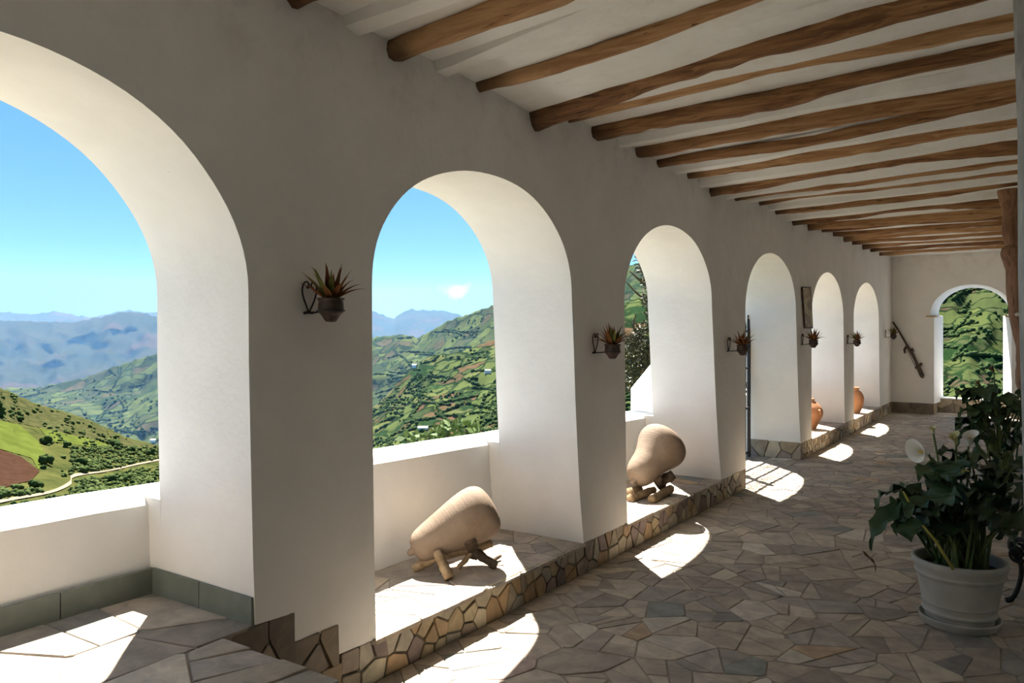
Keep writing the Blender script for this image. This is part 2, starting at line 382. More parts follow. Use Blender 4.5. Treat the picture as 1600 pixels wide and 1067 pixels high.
def drape(name, L, outline, mat, lift=.12, step=4):
    """patch of ground laid on a hill inside an outline"""
    xs = [p[0] for p in outline]
    def span(x):
        ys = []
        for (a, b), (c, d) in zip(outline, outline[1:] + outline[:1]):
            if (a <= x < c) or (c <= x < a): ys.append(lerp(b, d, (x - a) / (c - a)))
        return (min(ys), max(ys)) if len(ys) >= 2 else None
    vs = []; fs = []; n = max(6, int((max(xs) - min(xs)) / step)); m = 10; cols = 0
    for i in range(n + 1):
        x = lerp(min(xs) + .3, max(xs) - .3, i / n); sp = span(x)
        if not sp: continue
        for j in range(m + 1):
            y = lerp(sp[1], sp[0], j / m); p = layer_pt(L, x, inv(L, x, y)); p.z += lift; vs.append(p)
        cols += 1
    k = m + 1
    for i in range(cols - 1):
        for j in range(m): fs.append([i * k + j, (i + 1) * k + j, (i + 1) * k + j + 1, i * k + j + 1])
    return struct(mesh(name, vs, fs, mat, None, True))
drape('field_scrub', LD, [(-120, 560), (0, 608), (60, 634), (100, 645), (140, 658), (200, 687), (262, 702), (262, 716), (190, 700), (120, 682), (60, 668), (0, 655), (-120, 640)], M['hill_ridge'], .15)
drape('field_meadow', LD, [(-60, 650), (0, 658), (30, 664), (60, 690), (72, 712), (62, 738), (50, 716), (0, 702), (-60, 690)], M['meadow'], .2)
drape('field_strip', LD, [(60, 668), (110, 680), (165, 690), (172, 704), (150, 700), (110, 694), (80, 690)], M['meadow'], .2)
drape('field_ploughed', LD, [(-60, 692), (0, 703), (34, 715), (62, 737), (48, 752), (20, 758), (0, 766), (-60, 780)], M['ploughed'], .25)
# the dirt road that winds up the near slope
rp = [(-60, 800), (0, 785), (30, 779), (60, 774), (85, 768), (103, 760), (112, 753), (110, 748), (116, 744), (134, 741), (160, 738), (185, 733), (215, 726), (245, 720), (275, 714)]
rw = [5, 5, 4.5, 4, 4.5, 6, 8, 7, 5.5, 3.2, 2.2, 2.4, 2.6, 2.6, 2.6]
vs = []; fs = []
q = smooth_prof([(a, b, c) for (a, b), c in zip(rp, rw)], 5)
for x, y, wd in q:
    for sgn in (1, -1):
        p = layer_pt(LD, x, inv(LD, x, y + sgn * wd * .5)); p.z += .35; vs.append(p)
for i in range(len(q) - 1): fs.append([2 * i, 2 * i + 2, 2 * i + 3, 2 * i + 1])
tag(mesh('road_dirt', vs, fs, M['road'], None, True), kind='structure', label='pale dirt road winding up the green hillside')

def ico(sub):
    bm = bmesh.new(); bmesh.ops.create_icosphere(bm, subdivisions=sub, radius=1)
    v = np.array([tuple(a.co) for a in bm.verts]); f = np.array([[a.index for a in fc.verts] for fc in bm.faces]); bm.free(); return v, f
IC1, IC2, IC3 = ico(1), ico(2), ico(3)
def blobs(name, pts, sizes, mat, base=IC1, tall=1.0):
    v, f = base; n = len(pts); allv = []; allf = []
    rng = np.random.RandomState(len(pts))
    for i, (p, s) in enumerate(zip(pts, sizes)):
        jit = 1 + .28 * rng.randn(len(v), 1).clip(-1, 1)
        allv.append(v * jit * np.array([s, s, s * tall * rng.uniform(.8, 1.3)]) + np.array(p) + np.array([0, 0, s * .45])); allf.append(f + i * len(v))
    V = np.concatenate(allv); Fc = np.concatenate(allf)
    o = mesh(name, V.tolist(), Fc.tolist(), mat, None, True); return o
def scatter(L, x0, x1, y_lo, y_hi, n, thr, freq, lines):
    out = []
    while len(out) < n:
        px = rnd(x0, x1); py = rnd(y_lo, y_hi)
        if noise.fractal((px / freq, py / (freq * .45), L['seed'] + .5), .8, 2, 3) > thr and py > L['ridge'](px) + 3:
            out.append((px, py))
    for _ in range(lines):    # hedgerows along the field edges
        px = rnd(x0, x1); py = rnd(y_lo, y_hi); a = rnd(-.35, .1) if random.random() < .7 else rnd(.5, 1.1) * random.choice((-1, 1))
        for k in range(int(rnd(8, 30))):
            px += 2.1 * math.cos(a); py += 2.1 * math.sin(a) * .8; a += rnd(-.1, .1)
            if x0 < px < x1 and py > L['ridge'](px) + 2: out.append((px, py))
    return out
def place(L, pp): return [layer_pt(L, x, inv(L, x, y)) for x, y in pp]
a = scatter(LE, 570, 800, 545, 720, 620, .16, 45, 90) + scatter(LE, 960, 1040, 500, 700, 150, .1, 50, 14)
tag(blobs('valley_trees', place(LE, a), [rnd(1.1, 2.9) for _ in a], M['far_trees']), kind='stuff', label='dark trees and hedgerows on the terraced hill')
a = scatter(LC, 570, 800, 480, 640, 260, .18, 50, 46) + scatter(LC, 10, 270, 560, 700, 200, .15, 50, 30)
tag(blobs('valley_hedges', place(LC, a), [rnd(2.2, 5) for _ in a], M['far_trees']), kind='stuff', label='hedgerows and trees on the far patchwork hill')
a = scatter(LE, 1440, 1600, 400, 650, 260, .28, 34, 55)
tag(blobs('valley_forest', place(LE, a), [rnd(.8, 2.2) for _ in a], M['far_trees']), kind='stuff', label='woods and hedges on the hill seen through the end arch')
a = scatter(LD, -40, 275, 612, 800, 1000, -.05, 30, 0) + [(rnd(110, 275), rnd(700, 790)) for _ in range(1300)]
def clear(p):
    return not any(abs(p[0] - x) < 6 and -1 < p[1] - y < 9 for x, y, _ in q) and not (p[0] < 66 and 655 < p[1] < 762)
a = [p for p in a if clear(p)]
tag(blobs('scrub', place(LD, a), [rnd(.3, 1.1) for _ in a], M['scrub'], IC2), kind='stuff', label='low scrub covering the near green slope')

def lump_mesh(name, mat, n, seed, tall=1.0):
    rs = random.Random(seed); V = []; Fc = []; off = 0
    v, f = IC2
    for i in range(n):
        c = np.array([rs.uniform(-.6, .6), rs.uniform(-.6, .6), rs.uniform(.15, .9) * tall]); s = rs.uniform(.35, .62)
        jit = np.array([[1 + .3 * noise.noise((a[0] * 2.2 + i * 3, a[1] * 2.2, a[2] * 2.2 + seed))] for a in v])
        V.append(v * jit * s + c); Fc.append(f + off); off += len(v)
    me = bpy.data.meshes.new(name); me.from_pydata(np.concatenate(V).tolist(), [], np.concatenate(Fc).tolist()); me.materials.append(mat)
    me.polygons.foreach_set('use_smooth', [True] * len(me.polygons)); return me
bush_me = [lump_mesh('bush', M['bush'], 6, k, 1.0 + .25 * (k % 2)) for k in range(4)]
BU = [(76, 722, 22, 'big dark bush beside the corner of the ploughed field'),
      (56, 760, 20, 'round dark bush just below the ploughed field'),
      (125, 722, 18, 'dark bush in the middle of the slope above the road bend'),
      (71, 690, 17, 'dark bush above the bright meadow strip end'),
      (34, 655, 13, 'small dark tree on top of the bright meadow'),
      (182, 696, 18, 'tall dark bush at the end of the grassy strip'),
      (205, 703, 15, 'bush beside the tall dark bush on the slope'),
      (236, 708, 14, 'dark bush on the slope near the white jamb'),
      (169, 750, 17, 'bush below the road to the lower valley'),
      (7, 776, 18, 'bush beside the road at the parapet'),
      (34, 772, 15, 'bush between the ploughed field and the road'),
      (105, 694, 12, 'small bush on the grassy strip'),
      (132, 736, 15, 'bush right above the straight part of the road'),
      (196, 748, 16, 'bush below the road close to the arch jamb')]
for i, (x, y, wpx, lab) in enumerate(BU):
    p = layer_pt(LD, x, inv(LD, x, y + 4)); dep = proj(p)[2]
    o = bpy.data.objects.new('bush', bush_me[i % 4]); COL.objects.link(o); o.location = p; s = wpx * dep / F_PX / 1.9
    o.scale = (s, s, s); o.rotation_euler.z = rnd(0, 6); tag(o, lab, 'bush', 'bushes on the near slope')
# a tall dark tree at the left edge of the view
p = layer_pt(LD, 1, inv(LD, 1, 652)); o = bpy.data.objects.new('hillside_tree', lump_mesh('hillside_tree', M['bush'], 9, 9, 3.2)); COL.objects.link(o)
o.location = p; o.scale = (1.9, 1.9, 2.6); tag(o, 'narrow dark tree standing on the ridge edge above the meadow', 'tree')
# a few houses, far off
def house(L, px, py, wm, dm, hm, rz, lab):
    p = layer_pt(L, px, inv(L, px, py)); t = empty('farmhouse', p, rz); tag(t, lab, 'house', 'houses across the valley')
    a, b = wm / 2, dm / 2
    mesh('walls', *box_g(-a, a, -b, b, -2, hm), M['house'], t)
    a += .4; b += .4
    mesh('roof', [(-a, -b, hm), (a, -b, hm), (a, b, hm), (-a, b, hm), (-a, 0, hm + dm * .3), (a, 0, hm + dm * .3)], [[0, 1, 5, 4], [2, 3, 4, 5], [1, 2, 5], [3, 0, 4], [3, 2, 1, 0]], M['roof'], t)
house(LE, 661, 672, 11, 6, 3, .6, 'long white farmhouse low in the valley above the parapet')
house(LE, 648, 573, 7, 6, 4, .3, 'small white house on the crest of the green spur')
house(LE, 762, 582, 8, 5, 3, .8, 'white house below the brown fields of the spur')
house(LC, 240, 690, 16, 10, 5, .4, 'white house at the valley bottom beside the jamb')

# garden slope falling away from the building (below every line of sight)
vs = []; fs = []; nX, nY = 40, 60
for i in range(nX + 1):
    x = -1.16 - 330 * (i / nX) ** 2.4
    for j in range(nY + 1):
        y = lerp(-150, 260, j / nY); vs.append((x, y, -.9 - .33 * min(max(-x - 1.2, 0), 55) - .23 * max(-x - 56.2, 0) - .15 * max(y - 24, 0) * max(0, 1 + min(x, 0) / 60) + min(.02 * max(-x - 8, 0), 1.5) * noise.noise((x / 30, y / 30, 6))))
for i in range(nX):
    for j in range(nY): k = nY + 1; fs.append([i * k + j, i * k + j + 1, (i + 1) * k + j + 1, (i + 1) * k + j])
struct(mesh('ground', vs, fs, M['ground'], None, True))

# haze lying over the far valley: real scattering air
hz = bpy.data.materials.new('valley_haze'); hz.use_nodes = True; t = hz.node_tree; t.nodes.clear()
ho = t.nodes.new('ShaderNodeOutputMaterial'); hv = nd(t, 'ShaderNodeVolumeScatter', Density=4.6e-5, Anisotropy=0.0); hv.inputs['Color'].default_value = (.22, .50, 1.0, 1)
t.links.new(hv.outputs[0], ho.inputs['Volume'])
hb = mesh('haze', *box_g(-26000, -430, -9000, 26000, -1900, 1500), hz); tag(hb, 'blue haze over the far valley', kind='stuff')

# ------------------------------------------------------------------ the arcade wall
WT = .77
LEDGE = .241; PLAT = .571
def arch_line(ylb, yls, yrs, yrb, zb, zs, zt, n=2.0, seed=0, N=44):
    pts = [(ylb, zb)]
    for k in range(1, 5): s = k / 5; pts.append((lerp(ylb, yls, s ** .7) + .006 * noise.noise((s * 3, seed, 1)), lerp(zb, zs, s)))
    for k in range(N + 1):
        q = math.pi * k / N; c, s = -math.cos(q), math.sin(q)
        cx = math.copysign(abs(c) ** (2 / n), c); sz = s ** (2 / n)
        wob = 1 + .012 * noise.noise((q * 2.2, seed * 2.3, .4))
        pts.append(((yls + yrs) / 2 + cx * (yrs - yls) / 2 * wob, zs + sz * (zt - zs) * wob))
    for k in range(4, 0, -1): s = k / 5; pts.append((lerp(yrb, yrs, s ** .7) + .006 * noise.noise((s * 3, seed, 5)), lerp(zb, zs, s)))
    pts.append((yrb, zb)); return pts
ARCH = [(.05, .10, 2.385, 2.43, PLAT, 2.16, 3.06, 2.0, 1), (3.24, 3.204, 5.41, 5.60, LEDGE, 2.22, 3.01, 2.12, 2), (6.385, 6.33, 8.47, 8.765, LEDGE, 2.2, 2.975, 2.05, 3),
        (9.61, 9.60, 11.86, 12.12, LEDGE, 2.2, 2.95, 2.0, 4), (12.747, 12.74, 14.95, 15.06, LEDGE, 2.1, 2.86, 2.0, 5), (15.83, 15.81, 18.3, 18.44, LEDGE, 2.1, 2.83, 2.0, 6)]
Y_END = 19.87; TOP = 4.5
def comb(shift):
    pts = [(-3.4, PLAT)]
    for k, a in enumerate(ARCH):
        b = list(a)
        if shift: b[2] += .01; b[3] -= .0
        pts += arch_line(*b)
        if k == 0: pts += [(2.665, .56), (2.665, .415), (2.955, .39), (2.955, .25)]
    pts += [(Y_END + .8, LEDGE), (Y_END + .8, TOP), (-3.4, TOP)]
    return pts
def prism(name, A, B, mat, bev=.012, axis='x', pos=(0, -WT)):
    vs = []; n = len(A)
    mk = (lambda u, z, w: (w, u, z)) if axis == 'x' else (lambda u, z, w: (u, w, z))
    vs = [mk(u, z, pos[0]) for u, z in A] + [mk(u, z, pos[1]) for u, z in B]
    fs = [list(range(n)), list(range(2 * n - 1, n - 1, -1))] + [[i, i + n, (i + 1) % n + n, (i + 1) % n] for i in range(n)]
    bm = bmesh.new(); bv = [bm.verts.new(v) for v in vs]
    for f in fs: bm.faces.new([bv[i] for i in f])
    bmesh.ops.recalc_face_normals(bm, faces=bm.faces)
    me = bpy.data.meshes.new(name); 
    bmesh.ops.triangulate(bm, faces=[f for f in bm.faces if len(f.verts) > 4]); bm.to_mesh(me); bm.free(); me.materials.append(mat)
    me.polygons.foreach_set('use_smooth', [True] * len(me.polygons)); me.set_sharp_from_angle(angle=math.radians(35))
    o = bpy.data.objects.new(name, me); COL.objects.link(o)
    if bev:
        bv = o.modifiers.new('round', 'BEVEL'); bv.width = bev; bv.segments = 2; bv.limit_method = 'ANGLE'; bv.angle_limit = math.radians(50)
    return o
struct(prism('wall_arcade', comb(False), comb(True), M['plaster'], 0), 'white plastered wall pierced by a row of arches')
# parapet outside the arches, its top stepping gently down
def parapet(name, y0, y1, tops):
    vs = []; fs = []; n = 40
    for i in range(n + 1):
        y = lerp(y0, y1, i / n); zt = pl(y, tops); e = .012 * noise.noise((y * 1.7, 3, 1)); xi = -.855 + .012 * noise.noise((y * 1.1, 8, 1))
        vs += [(xi - .02, y, -1.2), (xi - .02, y, zt - .05 + e), (xi - .06, y, zt + e), (-1.15, y, zt + .01 + e), (-1.18, y, zt - .02), (-1.18, y, -1.2)]
    for i in range(n):
        for k in range(6): k2 = (k + 1) % 6; fs.append([i * 6 + k, i * 6 + k2, i * 6 + 6 + k2, i * 6 + 6 + k])
    fs += [list(range(6))[::-1], [n * 6 + k for k in range(6)]]
    return struct(mesh(name, vs, fs, M['outer_wash'], None, False))
parapet('wall_parapet', -3.4, 9.62, [(0, 1.115), (2.45, 1.085), (5.6, 1.02), (8.7, .94), (9.6, .93)])
parapet('wall_parapet.001', 12.10, 20.6, [(12, .93), (20, .9)])
# thicker foot of the piers on the outside, flush with the jambs, closing against the parapet
def jamb_y(a, z, right):
    q = min(max((z - a[4]) / (a[6 - 1] - a[4]), 0), 1) ** .7
    return lerp(a[3], a[2], q) if right else lerp(a[0], a[1], q)
for k_, (a, b) in enumerate(zip([None] + ARCH, ARCH + [None])):
    top = 1.10 if k_ == 0 else 1.075 if k_ == 1 else 1.0 if k_ == 2 else .93
    zz = [-1.0, .25, .5, .75, top]; o = .003
    L0 = [(jamb_y(a, z, True) if a else -3.4, z) for z in zz]; R0 = [(jamb_y(b, z, False) if b else 20.6, z) for z in zz]
    out = [(y + o, z) for y, z in L0] + [(y - o, z) for y, z in R0[::-1]]
    struct(prism('wall_pier_foot', out, out, M['plaster'], 0, 'x', (-WT + .004, -1.0)))
# pier beside the gate with a sloping top
A = [(8.77, .9), (9.60, .9), (9.60, 1.62), (8.77, 1.225)]
struct(prism('wall_gate_pier', A, A, M['outer_wash'], .02, 'x', (-WT - .002, -1.14)), 'white gate pier with a sloping top')

# far wall with its arched opening
xl, xr = .86, 2.32
def far_line(xl, xr, al, ar, zb, zs, zt, N=36):
    pts = [(-.0, LEDGE), (xl, LEDGE), (xl, zs - .03), (al, zs)]
    for k in range(1, N): q = math.pi * k / N; pts.append(((al + ar) / 2 - math.cos(q) * (ar - al) / 2, zs + math.sin(q) * (zt - zs)))
    pts += [(ar, zs), (xr, zs - .03), (xr, LEDGE), (5.3, LEDGE), (5.3, TOP), (0, TOP)]; return pts
struct(prism('wall_far', far_line(.86, 2.32, .785, 2.38, LEDGE, 2.22, 2.87), far_line(.95, 2.125, .86, 2.25, LEDGE, 2.22, 2.83), M['plaster'], 0, 'y', (Y_END, Y_END + .83)), 'white end wall with an arched opening')
struct(mesh('wall_right', *box_g(5.2, 5.5, -3.4, 20.7, 0, TOP), M['side_plaster']))
struct(mesh('wall_back', *box_g(-.8, 5.4, -3.7, -3.4, 0, TOP), M['side_plaster']))
struct(mesh('trim_impost', *box_g(.70, .90, Y_END - .03, Y_END + .5, 2.165, 2.20), M['impost']), 'tan stone impost under the end arch')
struct(mesh('trim_impost.001', *box_g(2.2, 2.42, Y_END - .03, Y_END + .5, 2.165, 2.20), M['impost']), 'tan stone impost at the other side of the end arch')

# ------------------------------------------------------------------ stonework pieces
PAL_FLOOR = [(0.4708, 0.412, 0.3424), (0.4173, 0.3585, 0.2996), (0.3745, 0.3264, 0.2836), (0.5029, 0.4441, 0.3691), (0.4387, 0.3745, 0.3156), (0.3531, 0.321, 0.2889), (0.3959, 0.3531, 0.3156), (0.4601, 0.3959, 0.321), (0.428, 0.3745, 0.3317)]
PAL_RARE = [(.58, .53, .46), (.25, .265, .25), (.45, .33, .22), (.42, .33, .29), (.56, .50, .41), (.62, .58, .52), (.29, .275, .26)]
PAL_WALL = [(.46, .40, .28), (.52, .47, .36), (.36, .31, .24), (.42, .34, .22), (.30, .25, .21), (.42, .30, .18), (.25, .20, .19), (.55, .50, .38), (.40, .37, .31)]
def tint_of(pal, rare=None, pr=.2):
    c = random.choice(rare) if rare and random.random() < pr else random.choice(pal)
    k = rnd(.85, 1.15); return (c[0] * k, c[1] * k, c[2] * k, 1)
def cells(u0, u1, v0, v1, size, gap, aspect=1.0, seed=0):
    """crazy-paving outlines: Voronoi cells of scattered sites"""
    rs = random.Random(seed); S = []; area = (u1 - u0) * (v1 - v0); n = max(2, int(area / (size * size * aspect)))
    tries = 0; k = .80
    while len(S) < n and tries < 60 * n:
        tries += 1
        if tries % (6 * n) == 0: k *= .9
        p = (rs.uniform(u0, u1), rs.uniform(v0, v1)); rr = size * k * rs.uniform(.55, 1.12)
        if all(((p[0] - q[0]) / aspect) ** 2 + (p[1] - q[1]) ** 2 > rr * rr for q in S): S.append(p)
    A = np.array(S); out = []
    for i, p in enumerate(S):
        poly = [(u0, v0), (u1, v0), (u1, v1), (u0, v1)]
        g = gap * .5 * rs.uniform(.7, 1.3)
        d = np.hypot(A[:, 0] - p[0], A[:, 1] - p[1]); idx = np.argsort(d)[1:22]
        for j in idx:
            nx, ny = A[j, 0] - p[0], A[j, 1] - p[1]; L = math.hypot(nx, ny); nx /= L; ny /= L
            c = nx * (p[0] + A[j, 0]) / 2 + ny * (p[1] + A[j, 1]) / 2 - g
            new = []
            for a, b in zip(poly, poly[1:] + poly[:1]):
                da = nx * a[0] + ny * a[1] - c; db = nx * b[0] + ny * b[1] - c
                if da <= 0: new.append(a)
                if (da < 0 < db) or (db < 0 < da): t = da / (da - db); new.append((a[0] + (b[0] - a[0]) * t, a[1] + (b[1] - a[1]) * t))
            poly = new
            if len(poly) < 3: break
        if len(poly) < 3: continue
        # nibble the corners so the pieces are not crisp polygons
        rp = []
        m = len(poly)
        for a in range(m):
            p0, p1, p2 = poly[a - 1], poly[a], poly[(a + 1) % m]
            e1 = math.hypot(p1[0] - p0[0], p1[1] - p0[1]); e2 = math.hypot(p2[0] - p1[0], p2[1] - p1[1])
            if min(e1, e2) < size * .06: rp.append(p1); continue
            k1 = rs.uniform(.02, .10)
            rp.append((lerp(p1[0], p0[0], k1), lerp(p1[1], p0[1], k1))); rp.append((lerp(p1[0], p2[0], k1), lerp(p1[1], p2[1], k1)))
        out.append(rp)
    return out
def shard(polys, gap, pr, seed):
    rs = random.Random(seed); out = []
    for poly in polys:
        todo = [poly]; 
        for _ in range(2):
            new = []
            for q in todo:
                ar = abs(sum(a[0] * b[1] - b[0] * a[1] for a, b in zip(q, q[1:] + q[:1]))) / 2
                if rs.random() > pr or ar < .035: new.append(q); continue
                cx = sum(p[0] for p in q) / len(q) + rs.uniform(-.05, .05); cy = sum(p[1] for p in q) / len(q) + rs.uniform(-.05, .05)
                dx = max(q)[0] - min(q)[0]; dy = max(p[1] for p in q) - min(p[1] for p in q)
                an = (0 if dx > dy else math.pi / 2) + rs.uniform(-.7, .7); nx, ny = math.cos(an), math.sin(an)
                for sg in (1, -1):
                    c = sg * (nx * cx + ny * cy) - gap * .5; h = []
                    for a, b in zip(q, q[1:] + q[:1]):
                        da = sg * (nx * a[0] + ny * a[1]) - c; db = sg * (nx * b[0] + ny * b[1]) - c
                        if da <= 0: h.append(a)
                        if (da < 0 < db) or (db < 0 < da): t = da / (da - db); h.append((a[0] + (b[0] - a[0]) * t, a[1] + (b[1] - a[1]) * t))
                    if len(h) >= 3: new.append(h)
            todo = new
        out += todo
    return out
def piece_g(poly, fn, h0, h1, tilt=.0):
    cx = sum(p[0] for p in poly) / len(poly); cy = sum(p[1] for p in poly) / len(poly)
    tx, ty = rnd(-tilt, tilt), rnd(-tilt, tilt); n = len(poly)
    r = max(math.hypot(p[0] - cx, p[1] - cy) for p in poly); ins = max(.8, 1 - .006 / max(r, .01))
    vs = [fn(p[0], p[1], h0) for p in poly]
    vs += [fn(p[0], p[1], h1 - .003 + tx * (p[0] - cx) + ty * (p[1] - cy)) for p in poly]
    vs += [fn(cx + (p[0] - cx) * ins, cy + (p[1] - cy) * ins, h1 + tx * (p[0] - cx) + ty * (p[1] - cy)) for p in poly]
    fs = [[2 * n + i for i in range(n)]]
    for i in range(n):
        j = (i + 1) % n; fs += [[i, j, n + j, n + i], [n + i, n + j, 2 * n + j, 2 * n + i]]
    return vs, fs
def paving(parent, polys, fn, h0, h1, pal, rare, pr=.2, limit=300, tilt=.02, name='stone', jit=.003):
    todo = []
    for poly in polys:
        cx = sum(p[0] for p in poly) / len(poly); cy = sum(p[1] for p in poly) / len(poly)
        q = [proj(fn(p[0], p[1], h1)) for p in poly]; ar = 0
        if all(q):
            ar = abs(sum(a[0] * b[1] - b[0] * a[1] for a, b in zip(q, q[1:] + q[:1]))) / 2
            if not any(-20 < a[0] < 1620 and -20 < a[1] < 1090 for a in q): ar = 0
        todo.append((ar, poly))
    todo.sort(key=lambda a: -a[0]); rest = MB(); k = 0
    for ar, poly in todo:
        g = piece_g(poly, fn, h0, h1 + rnd(-jit, jit), tilt); tt = tint_of(pal, rare, pr)
        if ar > 30 and k < limit: mesh(name, *g, M['stone'], parent, False, [tt] * len(g[0])); k += 1
        else: rest.add(*g, tt)
    if rest.v: tag(rest.build('small_stones', M['stone'], parent), kind='stuff')
up_at = lambda z: (lambda u, v, h: (u, v, z + h))
# main floor
fl = struct(mesh('floor', *box_g(-.9, 5.3, 2.2, 21.0, -.3, -.005), M['grout']), 'crazy paved stone floor of the gallery')
pol = cells(.0, 4.3, 2.25, 11.2, .36, .010, .85, 3) + cells(.0, 4.3, 11.2, Y_END, .38, .011, .85, 4) + cells(-.82, 0, 9.62, 12.1, .36, .010, 1.0, 5) + cells(.86, 2.32, Y_END, 20.45, .36, .012, 1, 6)
pol = shard(pol, .010, .7, 5)
paving(fl, pol, up_at(0), -.012, 0.0, PAL_FLOOR, PAL_RARE, .13)
# raised platform at the first arch
pf_ = struct(mesh('floor_platform', *box_g(-1.1, 4.6, -3.4, 2.235, 0, PLAT - .006), M['grout']), 'raised stone paved platform under the first arch')
pol = shard(cells(-.86, 0.004, -.6, 2.425, .44, .010, 1.0, 8) + cells(.012, 2.0, -.6, 2.245, .46, .010, 1.0, 9), .010, .6, 6)
paving(pf_, pol, up_at(PLAT), -.012, 0.0, PAL_FLOOR, PAL_RARE, .2)
mesh('bed', *box_g(-.9, -.001, 2.2, 2.44, .2, PLAT - .006), M['grout'], pf_)
# ledges under the other arches
def plinth(name, y0, y1, lab, sd, front=True):
    o = struct(mesh(name, *box_g(-1.0, -.012, y0, y1, -.05, LEDGE - .016), M['mortar']), lab)
    pol = []
    pol = cells(y0, y1, .0, LEDGE + .003, .135, .013, .8, sd)
    paving(o, pol, lambda u, v, h: (h, u, v), -.02, .004, PAL_WALL, None, 0, 300, .06, 'stone', .005)
    return o
pA = plinth('trim_plinth', 2.98, 9.61, 'rubble stone plinth below the near arches', 12)
pB = plinth('trim_plinth.001', 12.13, Y_END, 'rubble stone plinth below the last two arches', 14)
for (pp, y0, y1, sd) in ((pA, 3.2, 5.62, 21), (pA, 6.33, 8.79, 22), (pB, 12.7, 15.1, 23), (pB, 15.8, 18.46, 24)):
    mesh('bed', *box_g(-.9, .004, y0, y1, LEDGE - .02, LEDGE - .005), M['grout'], pp)
    pol = shard(cells(-.86, .022, y0, y1, .36, .006, 1, sd), .006, .6, sd)
    paving(pp, pol, up_at(LEDGE), -.022, .0, PAL_FLOOR, PAL_RARE, .12, 60, .01, 'slab', .002)
# stepped stone base at the first pier
st = struct(mesh('trim_stepped_base', *box_g(-1.0, -.012, 2.2, 2.98, -.05, .27), M['mortar']), 'stepped stone base of the first pier')
mesh('core', *box_g(-.78, -.012, 2.2, 2.66, .26, .556), M['mortar'], st); mesh('core', *box_g(-.78, -.012, 2.6, 2.95, .26, .385), M['mortar'], st)
for (a, b, c, d, s) in ((2.24, 2.662, .28, .566, .17), (2.664, 2.955, .2, .412, .15), (2.24, 2.66, .0, .28, .17), (2.66, 2.98, .0, .2, .15)):
    paving(st, cells(a, b, c, d, s, .014, .9, int(a * 100)), lambda u, v, h: (h, u, v), -.02, .006, [(.24, .20, .15), (.30, .25, .19), (.34, .27, .18), (.2, .17, .14)], None, 0, 60, .06, 'stone', .005)
# low stone step hidden behind the platform edge
struct(mesh('trim_step', *box_g(.03, 1.7, 2.24, 2.56, 0, .27), M['grout']), 'low stone step behind the platform edge')
# stones on the gate jamb, far wall base and far sill
jb = struct(mesh('trim_jamb_base', *box_g(-.8, -.012, 12.125, 12.3, -.05, LEDGE - .005), M['mortar']), 'stone base of the gate jamb')
paving(jb, cells(-.8, -.0, 0, LEDGE + .01, .17, .014, 1.1, 31), lambda u, v, h: (u, 12.125 - h, v), -.02, .012, PAL_WALL, None, 0, 60, .05, 'stone', .004)
jf = struct(mesh('trim_far_base', *box_g(0, xl - .01, Y_END, Y_END + .8, -.05, LEDGE - .005), M['mortar']), 'dark stone base of the end wall')
paving(jf, cells(0, xl, 0, LEDGE, .16, .014, 1.1, 33), lambda u, v, h: (u, Y_END - h, v), -.02, .012, [(.22, .18, .14), (.28, .23, .18), (.18, .15, .12)], None, 0, 60, .05, 'stone', .004)
paving(jf, cells(Y_END, Y_END + .6, 0, LEDGE, .2, .014, 1, 34), lambda u, v, h: (xl - .01 + h, u, v), -.02, .012, PAL_WALL, None, 0, 60, .05, 'stone', .004)
jr = struct(mesh('trim_far_base.001', *box_g(xr + .01, 5.2, Y_END, Y_END + .8, -.05, LEDGE - .005), M['mortar']), 'stone base of the end wall beside the plants')
sl_ = struct(mesh('trim_far_sill', *box_g(.8, 2.4, 20.46, 20.72, -.05, .31), M['mortar']), 'low stone sill under the end arch')
paving(sl_, cells(.86, 2.3, 0, .30, .2, .014, 1, 35), lambda u, v, h: (u, 20.46 - h, v), -.02, .012, PAL_WALL, None, 0, 60, .05, 'stone', .004)
mesh('sill_slab', *box_g(.8, 2.4, 20.42, 20.74, .31, .335), M['outer_wash'], sl_)

# slate skirting round the first alcove, tile by tile
sk_ = struct(empty('baseboard_alcove'), 'green slate skirting tiles round the first alcove')
e = -1.9
for k, wd in enumerate((.7, .62, .66, .64, .6, .62, .50)):
    mesh('tile', *box_g(-.862, -.838, e + .003, e + wd - .003, PLAT - .01, PLAT + .128), M['slate'], sk_); e += wd
e = -.838
for k, wd in enumerate((.415, .418)):
    mesh('tile', *box_g(e + .003, e + wd - .003, 2.412, 2.434, PLAT - .01, PLAT + .132), M['slate'], sk_); e += wd

# ------------------------------------------------------------------ ceiling and its timbers
# (left end: px, bottom y, top y; right point: px, bottom y, top y; sag in the middle)
BEAMS = [((450, 6, -30), (640, -66, -105), 0), ((612, 90, 54), (850, 0, -40), 0), ((742, 142, 121), (1100, 24, 3), -.01), ((833, 200, 168), (1500, 0, -42), .05),
         ((886, 189, 176), (1596, 38, 16), .03), ((928, 217, 190), (1596, 73, 51), -.03), ((995, 243, 224), (1596, 142, 110), .0), ((1027, 260, 246), (1596, 152, 137), -.05),
         ((1075, 278, 264), (1596, 199, 179), 0), ((1110, 306, 290), (1596, 236, 209), .05), ((1148, 313, 298), (1596, 252, 236), 0), ((1186, 318, 310), (1596, 270, 256), .01),
         ((1212, 336, 325), (1596, 288, 278), 0), ((1238, 352, 338), (1576, 322, 300), .06), ((1263, 358, 346), (1567, 337, 318), 0), ((1284, 362, 353), (1567, 343, 333), .02),
         ((1302, 368, 360), (1567, 350, 341), -.02), ((1318, 377, 366), (1567, 360, 349), .03), ((1332, 381, 373), (1567, 366, 359), 0), ((1348, 388, 380), (1567, 374, 367), .03),
         ((1360, 393, 386), (1567, 380, 374), 0), ((1374, 399, 392), (1567, 386, 381), 0)]
bl = []
